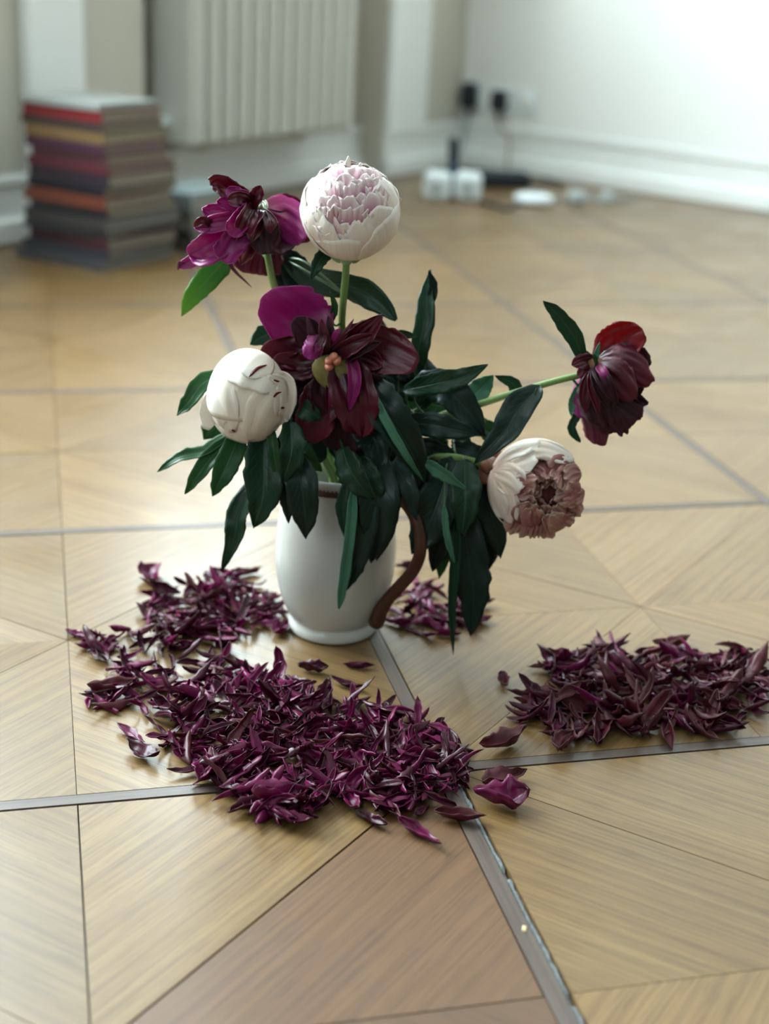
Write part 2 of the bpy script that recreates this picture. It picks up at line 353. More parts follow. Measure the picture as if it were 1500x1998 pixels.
M['fall_b'] = petal_mat('fallen_wine_petal', [(0, (0.040, 0.003, 0.011)), (0.5, (0.060, 0.0035, 0.019)), (1, (0.040, 0.004, 0.010))], transl=0.10, tcol=(0.20, 0.008, 0.05), vein=0.4, rough=0.34, vs=9, coat=0.0, spec=0.26)
M['fall_c'] = petal_mat('fallen_brownish_petal', [(0, (0.07, 0.010, 0.016)), (0.5, (0.10, 0.012, 0.022)), (1, (0.075, 0.018, 0.016))], transl=0.15, tcol=(0.30, 0.02, 0.03), vein=0.4, rough=0.46, vs=9, spec=0.4)
M['carpel'] = plain('salmon_carpel', (0.50, 0.17, 0.11), 0.5, 0.4, 0.25, 150, 0.2)
M['disc'] = plain('olive_flower_disc', (0.20, 0.17, 0.055), 0.7, 0.3, 0.4, 200, 0.5)
M['stamen'] = plain('pale_filament', (0.62, 0.62, 0.52), 0.5)
M['black'] = plain('black_plastic', (0.012, 0.016, 0.024), 0.45, 0.4)
M['navy'] = plain('dark_blue_plastic', (0.014, 0.045, 0.085), 0.45, 0.4)
M['wplastic'] = plain('white_plastic', (0.74, 0.80, 0.82), 0.4, 0.5)
M['gplastic'] = plain('grey_plastic', (0.42, 0.48, 0.48), 0.45, 0.5)
M['brownc'] = plain('brown_cable', (0.28, 0.20, 0.13), 0.5)
M['greyc'] = plain('grey_cable', (0.30, 0.34, 0.34), 0.5)

# ------------------------------------------------------------------ floor: star parquet laid diagonally
ANG = -0.2532; SU, SV = 0.96 * H, 0.8961 * H; U0, V0 = 0.496 * H, 1.5353 * H
E1 = np.array([math.cos(ANG), -math.sin(ANG), 0]); E2 = np.array([math.sin(ANG), math.cos(ANG), 0])
def uvp(u, v, z=0.0): return E1 * (U0 + u) + E2 * (V0 + v) + np.array([0, 0, z])
ROOM = [CORNER, CORNER + LD * 6.0, CORNER + LD * 6.0 + RD * 5.2, CORNER + RD * 5.2]
def inside_room(P, marg=0.0):
    q = np.asarray(P)[:2] - CORNER[:2]
    A = np.array([[LD[0], RD[0]], [LD[1], RD[1]]]); a, b = np.linalg.solve(A, q)
    return -marg < a < 6.0 + marg and -marg < b < 5.2 + marg
fl = MB()
e = 0.45
P4 = [CORNER - LD * e - RD * e, CORNER + LD * (6 + e) - RD * e, CORNER + LD * (6 + e) + RD * (5.2 + e), CORNER - LD * e + RD * (5.2 + e)]
fl.add([p + np.array([0, 0, -0.009]) for p in P4] + [p + np.array([0, 0, -0.05]) for p in P4],
       [(0, 1, 2, 3), (7, 6, 5, 4)] + [(i, i + 4, (i + 1) % 4 + 4, (i + 1) % 4) for i in range(4)])
floor = tag(fl.build('floor', M['joint']), kind='structure')
def piece_geo(poly, gap, zt=0.0):
    """flat board from a convex polygon (u,v) list: inset by gap, bevelled top"""
    P = np.array(poly, float); c = P.mean(0); n = len(P)
    def inset(d):
        out = []
        for i in range(n):
            a, b, cc = P[i - 1], P[i], P[(i + 1) % n]
            d1 = nrm(b - a); d2 = nrm(cc - b); n1 = np.array([-d1[1], d1[0]]); n2 = np.array([-d2[1], d2[0]])
            if (c - b) @ n1 < 0: n1 = -n1
            if (c - b) @ n2 < 0: n2 = -n2
            k = 1 + n1 @ n2; out.append(b + (n1 + n2) * d / max(k, 0.12))
        return np.array(out)
    rings = [(inset(gap), zt), (inset(gap), -0.009)]
    V = []; UVc = []
    for q, z in rings:
        for p in q: V.append(uvp(p[0], p[1], z)); UVc.append(p)
    Fc = [tuple(range(n))]
    for k in range(1):
        for i in range(n): Fc.append((k * n + i, k * n + (i + 1) % n, (k + 1) * n + (i + 1) % n, (k + 1) * n + i))
    return V, Fc, np.array(UVc)
pieces = []      # (key, name, V, F, uv, mat)
SW = 0.0145
for i in range(-7, 9):
    for j in range(-4, 11):
        u0, u1 = i * SU + SW / 2, (i + 1) * SU - SW / 2; v0, v1 = j * SV + SW / 2, (j + 1) * SV - SW / 2
        cu, cv = (u0 + u1) / 2, (v0 + v1) / 2
        if i == 0 and j == -1: u0 += 0.0042          # the open crack beside the near strip
        cor = [(u0, v0), (u1, v0), (u1, v1), (u0, v1)]; midp = [(cu, v0), (u1, cv), (cu, v1), (u0, cv)]
        for k in range(4):
            for mpt in (midp[k], midp[k - 1]):
                tri = [cor[k], mpt, (cu, cv)]
                dgx, dgy = nrm(np.array([cu - cor[k][0], cv - cor[k][1]]))
                gap = 0.00022 + RNG.random() * 0.00028
                if i == -1 and j == -1 and k == 2: gap = 0.0009
                V, Fc, q = piece_geo(tri, gap, -0.0003 * RNG.random())
                lu = np.stack([q[:, 0] * dgx + q[:, 1] * dgy, -q[:, 0] * dgy + q[:, 1] * dgx], 1) + RNG.random(2) * 9
                brown = (i == -1 and j == -1 and k == 2 and mpt == midp[1]) or (i == -1 and j == -1 and k == 1)
                pieces.append(('parquet_board', V, Fc, lu, M['oak_b'] if brown else M['oak']))
        # inlay strips on the panel's low-u and low-v sides
        us = i * SU
        wl_, wr_ = us - SW / 2, us + SW / 2 - .0010
        V, Fc, q = piece_geo([(wl_, v0 - SW), (wr_, v0 - SW), (wr_, v1), (wl_, v1)], 0.0004)
        pieces.append(('inlay_strip', V, Fc, q[:, ::-1] + RNG.random(2) * 9, M['strip']))
        vs_ = j * SV
        V, Fc, q = piece_geo([(i * SU + SW / 2, vs_ - SW / 2 + .0014), (u1, vs_ - SW / 2 + .0014), (u1, vs_ + SW / 2), (i * SU + SW / 2, vs_ + SW / 2)], 0.0006)
        pieces.append(('inlay_strip', V, Fc, q + RNG.random(2) * 9, M['strip']))
def proj(P):
    q = np.asarray(P) - O_; z = q @ F_; return CX + FPX * (q @ R_) / z, CY - FPX * (q @ U_) / z, z
def in_view(V):
    for p in list(V) + [np.mean(V, 0)]:
        x, y, z = proj(p)
        if z > 0.3 and -40 < x < 1540 and 200 < y < 2040: return True
    return False
vis = []; rest = {}
for pc in pieces:
    c = np.mean(pc[1], 0)
    if not inside_room(c, 0.12): continue
    if in_view(pc[1]): vis.append((depth_of(c), pc))
    else: rest.setdefault(pc[0], []).append(pc)
vis.sort(key=lambda t: t[0])
cnt = {}
for d, pc in vis:
    cnt[pc[0]] = cnt.get(pc[0], 0) + 1
    if cnt[pc[0]] > 290: rest.setdefault(pc[0], []).append(pc); continue
    mk(pc[0], pc[1], pc[2], pc[4], floor, False, pc[3])
for nm, L in rest.items():
    V = []; Fc = []; uv = []
    for pc in L:
        n = len(V); V += list(pc[1]); Fc += [tuple(x + n for x in f) for f in pc[2]]; uv += list(pc[3])
    tag(mk(nm + 's_beyond', V, Fc, L[0][4], floor, False, uv), kind='stuff')
# old filler crumbling in the open crack of the nearest strip
fv = []; fF = []; nn = 150
for k in range(nn + 1):
    v = -SV * 1.0 + (SV - 0.006) * k / nn
    a = SW / 2 - 0.0008; b = SW / 2 + 0.0046
    for t in (0, 0.35, 0.7, 1):
        hgt = -0.0030 + 0.0024 * RNG.random() if 0 < t < 1 else -0.0045
        if k % 37 < 3: hgt -= 0.003
        fv.append(uvp(a + (b - a) * t + RNG.normal() * 0.0003, v, hgt))
for k in range(nn):
    for t in range(3): fF.append((k * 4 + t, k * 4 + t + 1, k * 4 + 5 + t, k * 4 + 4 + t))
tag(mk('joint_filler', fv, fF, M['crumb'], floor, True), label='crumbling grey filler in the open floor crack')
cp = floor_at(1022, 1812)
cv_ = [cp + np.array(q) for q in ((-.0020, -.004, -.002), (.0016, -.005, -.002), (.0026, .003, -.002), (-.0012, .004, -.002), (-.0014, -.003, .0008), (.0012, -.003, .0005), (.0016, .002, .0009), (-.0008, .003, .0004))]
tag(mk('wood_chip', cv_, [(4, 5, 6, 7), (0, 1, 5, 4), (1, 2, 6, 5), (2, 3, 7, 6), (3, 0, 4, 7), (3, 2, 1, 0)], M['chip'], floor, False), label='pale splinter in the floor crack')

# ------------------------------------------------------------------ walls, ceiling, skirting
def wbox(mb, l0, l1, n0, n1, z0, z1, D=LD, N=LN, bev=0.0):
    return mb.obox(CORNER + D * l0 + N * n0 + np.array([0, 0, z0]), D * (l1 - l0), N * (n1 - n0), np.array([0, 0, z1 - z0]), bev)
w = MB(); T = -0.30
wbox(w, -0.3, 0.5, T, 0, -0.05, CEIL)
wbox(w, 0.5, 1.61, T, -0.1, -0.05, 0.95); wbox(w, 0.5, 0.62, T, -0.1, 0.95, 2.65); wbox(w, 1.5, 1.61, T, -0.1, 0.95, 2.65); wbox(w, 0.5, 1.61, T, 0, 2.65, CEIL)
wbox(w, 1.61, 2.35, T, 0, -0.05, CEIL)
for a, b, c in ((2.35, 4.15, 6.3),):
    wbox(w, a, b, T, 0, -0.05, 0.70); wbox(w, a, b, T, 0, 2.70, CEIL); wbox(w, b, c, T, 0, -0.05, CEIL)
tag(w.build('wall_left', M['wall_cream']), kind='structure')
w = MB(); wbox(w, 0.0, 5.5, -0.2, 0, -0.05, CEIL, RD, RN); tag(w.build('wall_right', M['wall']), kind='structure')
far = CORNER + LD * 6.0
w = MB()
for a, b, z0, z1 in ((0, FILL_WIN[0], -.05, CEIL), (FILL_WIN[1], 5.4, -.05, CEIL), (FILL_WIN[0], FILL_WIN[1], -.05, FILL_WIN[2]), (FILL_WIN[0], FILL_WIN[1], FILL_WIN[3], CEIL)):
    w.obox(far + RD * a + np.array([0, 0, z0]), LD * 0.2, RD * (b - a), np.array([0, 0, z1 - z0]))
f = MB(); a, b, z0, z1 = FILL_WIN
for p, q, r, t in ((a, a + .05, z0, z1), (b - .05, b, z0, z1), (a, b, z0, z0 + .06), (a, b, z1 - .06, z1), ((a + b) / 2 - .03, (a + b) / 2 + .03, z0, z1)):
    f.obox(far + RD * p + LD * .10 + np.array([0, 0, r]), LD * .06, RD * (q - p), np.array([0, 0, t - r]))
tag(f.build('window_3', M['trim']), kind='structure')  # frame for the added fill-light opening
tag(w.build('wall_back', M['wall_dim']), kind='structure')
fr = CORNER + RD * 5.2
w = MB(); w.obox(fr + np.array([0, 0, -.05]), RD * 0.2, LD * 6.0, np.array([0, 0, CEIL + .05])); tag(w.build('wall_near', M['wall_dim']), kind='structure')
w = MB(); w.add([p + np.array([0, 0, CEIL]) for p in P4] + [p + np.array([0, 0, CEIL + .1]) for p in P4], [(3, 2, 1, 0), (4, 5, 6, 7)] + [(i, (i + 1) % 4, (i + 1) % 4 + 4, i + 4) for i in range(4)])
tag(w.build('ceiling', M['ceil']), kind='structure')
for k, (a, b, z0, z1) in enumerate(WINDOWS):
    f = MB(); n0, n1 = -0.26, -0.20
    wbox(f, a, a + .05, n0, n1, z0, z1); wbox(f, b - .05, b, n0, n1, z0, z1); wbox(f, a, b, n0, n1, z0, z0 + .06); wbox(f, a, b, n0, n1, z1 - .06, z1)
    wbox(f, (a + b) / 2 - .03, (a + b) / 2 + .03, n0, n1, z0, z1); wbox(f, a, b, n0, n1, z0 + (z1 - z0) * .68, z0 + (z1 - z0) * .68 + .05)
    fo = tag(f.build('window_%d' % (k + 1), M['trim']), kind='structure')
    s_ = MB(); wbox(s_, a - .02, b + .02, -0.2, (-0.06 if k == 0 else 0.05), z0 - .03, z0); s_.build('window_sill', M['trim'], fo)
def skirt(mb, segs, D, N, n):
    for a, b in segs:
        wbox(mb, a, b, n, n + .016, 0, .150, D, N); wbox(mb, a, b, n, n + .024, .128, .150, D, N, .004); wbox(mb, a, b, n, n + .030, 0, .055, D, N, .006)
w = MB(); skirt(w, [(0.02, .5)], LD, LN, 0.0); skirt(w, [(.5, 1.61)], LD, LN, -0.1); skirt(w, [(1.61, 6.0)], LD, LN, 0.0)
tag(w.build('baseboard_left', M['trim']), kind='structure')
w = MB(); skirt(w, [(0.0, 5.2)], RD, RN, 0.0); tag(w.build('baseboard_right', M['trim']), kind='structure')
w = MB(); wbox(w, .27, .5, 0, .022, .150, CEIL, bev=.004); tag(w.build('trim_1', M['trim']), kind='structure')
w = MB(); wbox(w, 1.84, 2.02, 0, .030, .150, CEIL, bev=.006); tag(w.build('trim_2', M['trim']), kind='structure')

# ------------------------------------------------------------------ radiator in its niche
RZ0, RZ1 = 0.17, 0.84
rad = empty('radiator', CORNER + LD * 1.15 + np.array([0, 0, RZ0]), 'cream ribbed column radiator on the wall behind the flowers', 'radiator')
nsec = 12; l0, l1 = 0.785, 1.52; pitch = (l1 - l0) / nsec
for k in range(nsec):
    a = l0 + k * pitch; s_ = MB()
    wbox(s_, a + .0085, a + pitch - .0085, -.062, .082, RZ0, RZ1, bev=.014)
    if k == nsec - 1: wbox(s_, a + pitch - .012, a + pitch + .004, -.058, .078, RZ0 + .006, RZ1 - .006, bev=.006)
    for zz in (RZ0 + .05, RZ1 - .10): wbox(s_, a - .001, a + pitch + .001, -.03, .05, zz, zz + .045, bev=.008)
    s_.build('section', M['rad'], rad, False)
for a in (0.95, 1.38):
    s_ = MB(); wbox(s_, a, a + .02, -.1, .02, RZ0 - .02, RZ0 + .012, bev=.003); s_.build('bracket', M['rad'], rad)
vp = CORNER + LD * 1.555 + LN * 0.0 + np.array([0, 0, RZ0 + .06])
vo, _ = tube('valve', [vp + LD * -.04, vp, vp + LD * .012], [.010, .016, .015], M['wplastic'], rad, n=8, ns=12)
tube('feed_pipe', [vp, vp + np.array([0, 0, -.06]), vp + np.array([0, 0, -.15]), vp + np.array([0, 0, -.228])], [.008] * 4, M['rad'], rad, n=10, ns=10)

# ------------------------------------------------------------------ sockets, plugs, cables, odds and ends along the socket wall
def rw(t, z, n=0.0): return CORNER + RD * t + RN * n + np.array([0, 0, z])
UPZ = np.array([0, 0, 1.0])
def socket(t, z, label):
    o = empty('wall_socket', rw(t, z), label, 'socket')
    p = MB(); p.obox(rw(t - .040, z - .040, 0), RD * .080, UPZ * .080, RN * .010, .003); p.build('plate', M['wplastic'], o)
    V, Fc, _ = tube_geo([rw(t, z, .0095), rw(t, z, .0105), rw(t, z, .0125)], [.027, .027, .025], n=3, ns=24); mk('insert', V, Fc, M['trim'], o)
    for s in (-1, 1):
        V, Fc, _ = tube_geo([rw(t + s * .0095, z, .0122), rw(t + s * .0095, z, .0128), rw(t + s * .0095, z, .0134)], [.003] * 3, n=2, ns=8); mk('hole', V, Fc, M['black'], o)
SZ = 0.232
socket(.05, SZ, 'white wall socket with the plug nearest the room corner')
socket(.172, SZ - .003, 'white wall socket with the second black plug')
socket(.262, SZ, 'empty white wall socket right of the two plugs')
def plug(t, z, label, hgt):
    o = empty('power_plug', rw(t, z, .013), label, 'plug')
    p = MB(); p.obox(rw(t - .027, z - hgt / 2, .0135), RD * .054, UPZ * hgt, RN * .042, .010); p.build('body', M['black'], o)
    V, Fc, _ = tube_geo([rw(t, z - hgt / 2 + .004, .03), rw(t, z - hgt / 2 - .012, .03), rw(t, z - hgt / 2 - .025, .03)], [.009, .007, .005], n=5, ns=10); mk('strain_relief', V, Fc, M['black'], o)
    return rw(t, z - hgt / 2 - .025, .03)
c1 = plug(.052, SZ + .002, 'black adapter plug nearest the room corner', .082)
c2 = plug(.172, SZ - .004, 'black plug beside the empty wall socket', .066)
def cable(name, P, r, mat, label):
    o, _ = tube(name, P, [r] * len(P), mat, None, n=60, ns=8); return tag(o, label, 'cable')
cable('cable', [c1, c1 - UPZ * .05 + RN * .01, rw(.040, .06, .045), rw(.05, .012, .09), rw(.11, .006, .16), rw(.20, .005, .13)], .0034, M['greyc'], 'grey cable hanging from the plug nearest the corner')
cable('cable', [c2, c2 - UPZ * .03 + RN * .01 + RD * .02, rw(.235, .12, .05), rw(.245, .03, .06), rw(.30, .006, .12), rw(.36, .005, .20), rw(.30, .005, .26)], .0034, M['brownc'], 'brown cable hanging from the plug by the empty socket')
cable('cable', [rw(.12, .006, .10), rw(.20, .006, .07), rw(.32, .008, .06), rw(.44, .006, .08), rw(.52, .006, .16), rw(.46, .006, .22), rw(.38, .006, .17)], .0038, M['black'], 'black cable looped along the skirting board')
fp = floor_at
cable('cable', [fp(935, 397) + UPZ * .005, fp(950, 402) + UPZ * .008, fp(970, 405) + UPZ * .006, fp(990, 411) + UPZ * .004, fp(1015, 398) + UPZ * .004], .0058, M['black'], 'short thick black cable end lying before the power strip')
cable('cable', [fp(1075, 385) + UPZ * .003, fp(1110, 392) + UPZ * .003, fp(1150, 384) + UPZ * .003, fp(1190, 395) + UPZ * .003, fp(1235, 386) + UPZ * .003], .003, M['greyc'], 'thin pale grey cable trailing right over the floor')
ps = empty('power_strip', fp(965, 362), 'black power strip on the floor under the wall sockets', 'power strip')
b0 = fp(932, 366); ax = nrm(fp(1010, 368) - b0); ay = np.array([-ax[1], ax[0], 0])
p = MB(); p.obox(b0, ax * .17, ay * .06, UPZ * .045, .008); p.build('body', M['black'], ps)
for k in range(3):
    c = b0 + ax * (.035 + .05 * k) + ay * .03 + UPZ * .045
    V, Fc, _ = tube_geo([c - UPZ * .001, c + UPZ * .001, c + UPZ * .003], [.019, .019, .017], n=2, ns=16); mk('outlet', V, Fc, M['navy'], ps)
def speaker(x, y, label):
    b = fp(x, y); o = empty('desk_speaker', b, label, 'speaker')
    ax = nrm(np.array([1.0, -0.05, 0])); ay = np.array([-ax[1], ax[0], 0])
    p = MB(); p.obox(b - ax * .040, ax * .080, ay * .075, UPZ * .082, .014); p.build('cabinet', M['wplastic'], o)
    c = b + UPZ * .040 - ay * .0005
    V, Fc, _ = tube_geo([c + ay * .001, c - ay * .002, c - ay * .003], [.022, .021, .016], n=3, ns=20); mk('driver', V, Fc, M['gplastic'], o)
speaker(850, 394, 'small white box speaker left of the dark handset'); speaker(910, 395, 'small white box speaker right of the dark handset')
hb = fp(880, 386); hs = empty('phone_handset', hb, 'dark blue handset standing upright between two white speakers', 'phone')
p = MB(); p.obox(hb + np.array([-.019, .0, 0]), (.038, 0, 0), (0, .03, 0), (0, 0, .095), .008); p.build('body', M['navy'], hs)
p = MB(); p.obox(hb + np.array([-.015, .012, .09]), (.030, 0, 0), (0.002, .024, 0), (-.004, .012, .078), .007); p.build('earpiece', M['black'], hs)
rt = fp(1040, 398); ro = empty('router', rt, 'flat white round router on the floor by the skirting', 'router')
lathe('shell', smoothprof([(0.0001, .001), (.030, .001), (.054, .006), (.058, .016), (.050, .027), (.025, .032), (0.0001, .033)], 18), M['wplastic'], rt, ro, 40)
V, Fc, _ = tube_geo([rt + np.array([0, 0, .0325]), rt + np.array([0, 0, .034]), rt + np.array([0, 0, .0345])], [.016, .016, .013], n=2, ns=20); mk('button', V, Fc, M['gplastic'], ro)
for (x, y, s, lab) in ((1130, 398, 1.0, 'pale grey adapter on the floor right of the router'), (1190, 394, .8, 'smallest pale adapter rightmost on the floor by the wall')):
    b = fp(x, y); o = empty('power_adapter', b, lab, 'adapter')
    p = MB(); p.obox(b + np.array([-.022 * s, 0, 0]), (.044 * s, .01, 0), (-.01, .05 * s, 0), (0, 0, .032 * s), .006); p.build('body', M['gplastic'], o)
    V, Fc, _ = tube_geo([b + np.array([.02 * s, .03, .014]), b + np.array([.05, .035, .008]), b + np.array([.08, .05, .003])], [.003] * 3, n=8, ns=8); mk('lead', V, Fc, M['gplastic'], o)

# ------------------------------------------------------------------ stacks of books by the radiator wall
def book(c, ax, ay, wx, wy, t, z, cover, page, label, group, yaw=0.0):
    ax = rot(ax, UPZ, yaw); ay = rot(ay, UPZ, yaw)
    o = empty('book', c + np.array([0, 0, z]), label, 'book', group); b = c + np.array([0, 0, z])
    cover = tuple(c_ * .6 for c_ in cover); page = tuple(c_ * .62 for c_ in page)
    mt = plain('cover', cover, 0.45, 0.5, 0.08, 30); mp_ = plain('pages', page, 0.85, 0.2, 0.25, 140)
    ct = min(.0022, t * .18)
    p = MB(); p.obox(b, ax * wx, ay * wy, UPZ * ct); p.build('cover_board', mt, o)
    p = MB(); p.obox(b + UPZ * (t - ct), ax * wx, ay * wy, UPZ * ct); p.build('cover_board', mt, o)
    p = MB(); p.obox(b + UPZ * ct, ax * .004, ay * wy, UPZ * (t - 2 * ct)); p.build('spine', mt, o)
    p = MB()
    nl = max(3, int(t / .0045)); hh = (t - 2 * ct) / nl
    for k in range(nl): p.obox(b + UPZ * (ct + hh * k) + ax * .004 + ay * (.003 + .0008 * (k % 2)), ax * (wx - .008), ay * (wy - .006), UPZ * hh * 0.96)
    p.build('page_block', mp_, o)
# near corner of the tall stack; spines towards the camera (-LD side is away), page tails towards the room
base = floor_at(212, 531)
spn = [(.10, .10, .11), (.06, .06, .08), (.10, .03, .04), (.05, .05, .06), (.08, .07, .07), (.03, .04, .07), (.25, .06, .03), (.02, .02, .03), (.05, .03, .05), (.18, .03, .05), (.13, .04, .05), (.10, .03, .07), (.32, .19, .08), (.07, .05, .05), (.32, .02, .03), (.45, .48, .46)]
cname = ['grey', 'charcoal', 'dark red', 'black', 'dark grey', 'navy', 'rust orange', 'black', 'plum', 'crimson', 'maroon', 'purple', 'tan', 'dark brown', 'bright red', 'pale grey']
pag = [(.30, .28, .25), (.34, .31, .26), (.36, .32, .27), (.40, .36, .29), (.28, .27, .26), (.44, .40, .32), (.38, .35, .28), (.42, .38, .31), (.46, .42, .33), (.40, .33, .28), (.46, .40, .30), (.36, .26, .25), (.45, .40, .30), (.42, .38, .30), (.44, .40, .32), (.5, .5, .46)]
ths = [.022, .018, .024, .016, .026, .018, .024, .020, .026, .017, .020, .022, .024, .017, .024, .013]
scl = 0.335 / sum(ths); z = 0.0; order = ['lowest', 'second', 'third', 'fourth', 'fifth', 'sixth', 'seventh', 'eighth', 'ninth', 'tenth', 'eleventh', 'twelfth', 'thirteenth', 'fourteenth', 'fifteenth', 'topmost']
for k in range(16):
    t = ths[k] * scl; q = k / 15
    jit = RNG.normal(0, .004, 2); wx = .235 - .05 * q + RNG.normal(0, .006); wy = .235 - .02 * q + RNG.normal(0, .006)
    # origin corner: LN side nearest camera; ax runs along the wall away from camera, ay runs back towards the wall
    c = base + (-LD) * (.002 + .004 * q + jit[0]) + LN * (-.006 - .010 * q + jit[1])
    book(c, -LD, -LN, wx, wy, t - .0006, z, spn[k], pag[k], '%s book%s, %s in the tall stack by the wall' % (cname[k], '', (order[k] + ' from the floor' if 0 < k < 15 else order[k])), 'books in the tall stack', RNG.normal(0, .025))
    z += t
base2 = floor_at(374, 489); z = 0.0
for k, (t, cv, pg, nm, od) in enumerate(((.030, (.30, .28, .24), (.46, .42, .34), 'beige', 'lowest'), (.012, (.05, .05, .06), (.4, .38, .33), 'black', 'second'), (.032, (.42, .40, .34), (.50, .46, .37), 'cream', 'third'), (.014, (.22, .22, .20), (.42, .40, .36), 'grey', 'fourth'), (.026, (.38, .44, .45), (.5, .47, .39), 'pale blue', 'fifth'), (.010, (.45, .55, .58), (.5, .5, .46), 'light blue', 'topmost'))):
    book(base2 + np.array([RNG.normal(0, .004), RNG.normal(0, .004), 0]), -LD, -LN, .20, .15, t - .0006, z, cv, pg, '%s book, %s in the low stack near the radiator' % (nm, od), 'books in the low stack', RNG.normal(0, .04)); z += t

# ------------------------------------------------------------------ jug
JB = floor_at(649, 1222); YJ = JB[1]
def at(x, y, d=0.0):
    """the point seen at pixel (x, y) in the upright plane d metres behind (+) or before (-) the jug's axis"""
    r = F_ * FPX + R_ * (x - CX) - U_ * (y - CY); return O_ + r * ((YJ + d) / r[1])
jug = empty('jug', JB, 'white ceramic jug with brown handle holding the peonies', 'jug')
outer = smoothprof([(.0360, .0), (.0435, .0015), (.0445, .007), (.0425, .0125), (.0425, .0150), (.0470, .0220), (.0540, .040), (.0585, .065), (.0592, .090), (.0572, .115), (.0530, .140), (.0500, .155), (.0492, .160)], 60)
rim = [(.0500, .1615), (.0512, .165), (.0514, .1690), (.0502, .1715), (.0485, .1718), (.0472, .170)]
inner = smoothprof([(.0468, .165), (.0470, .150), (.0520, .120), (.0545, .085), (.050, .045), (.040, .020), (.020, .014), (.0002, .013)], 30)
lathe('body', outer + rim + inner, M['ceramic'], JB, jug, 128)
lathe('foot_underside', [(.0360, .0), (.030, .003), (.0002, .0035)], M['ceramic'], JB, jug, 64)
lathe('painted_band', smoothprof([(.0494, .1565), (.0502, .1580), (.0505, .1605), (.0506, .1625), (.0500, .1640)], 10), M['ceramic_band'], JB, jug, 128)
bv = []; bf = []
for k in range(84):                                     # beading under the lip
    a = 2 * math.pi * k / 84; c = JB + np.array([.0507 * math.cos(a), .0507 * math.sin(a), .1636])
    n0 = len(bv); r = .00125
    for q in ((1, 0, 0), (-1, 0, 0), (0, 1, 0), (0, -1, 0), (0, 0, 1), (0, 0, -1)): bv.append(c + np.array(q) * r)
    bf += [tuple(n0 + i for i in f) for f in ((0, 2, 4), (2, 1, 4), (1, 3, 4), (3, 0, 4), (2, 0, 5), (1, 2, 5), (3, 1, 5), (0, 3, 5))]
mk('bead_rim', bv, bf, M['ceramic_band'], jug)
HA = math.radians(-38); HD_ = np.array([math.cos(HA), math.sin(HA), 0])
hp = [JB + HD_ * r + UPZ * z for r, z in ((.0480, .150), (.0640, .1600), (.0840, .1560), (.0985, .1380), (.1030, .1140), (.0960, .0920), (.0820, .0720), (.0690, .0540), (.0600, .0380), (.0560, .0240), (.0500, .0200))]
V, Fc, _ = tube_geo(hp, [.0050, .0050, .0046, .0044, .0044, .0045, .0046, .0048, .0054, .0056, .0035], n=60, ns=14, rad2=1.35)
tag(mk('handle', V, Fc, M['handle'], jug), label='brown S-curved handle')
wv = [(JB[0] + .052 * math.cos(2 * math.pi * k / 48), JB[1] + .052 * math.sin(2 * math.pi * k / 48), .118) for k in range(48)]
mk('water', wv, [tuple(range(48))], M['water'], jug, False)

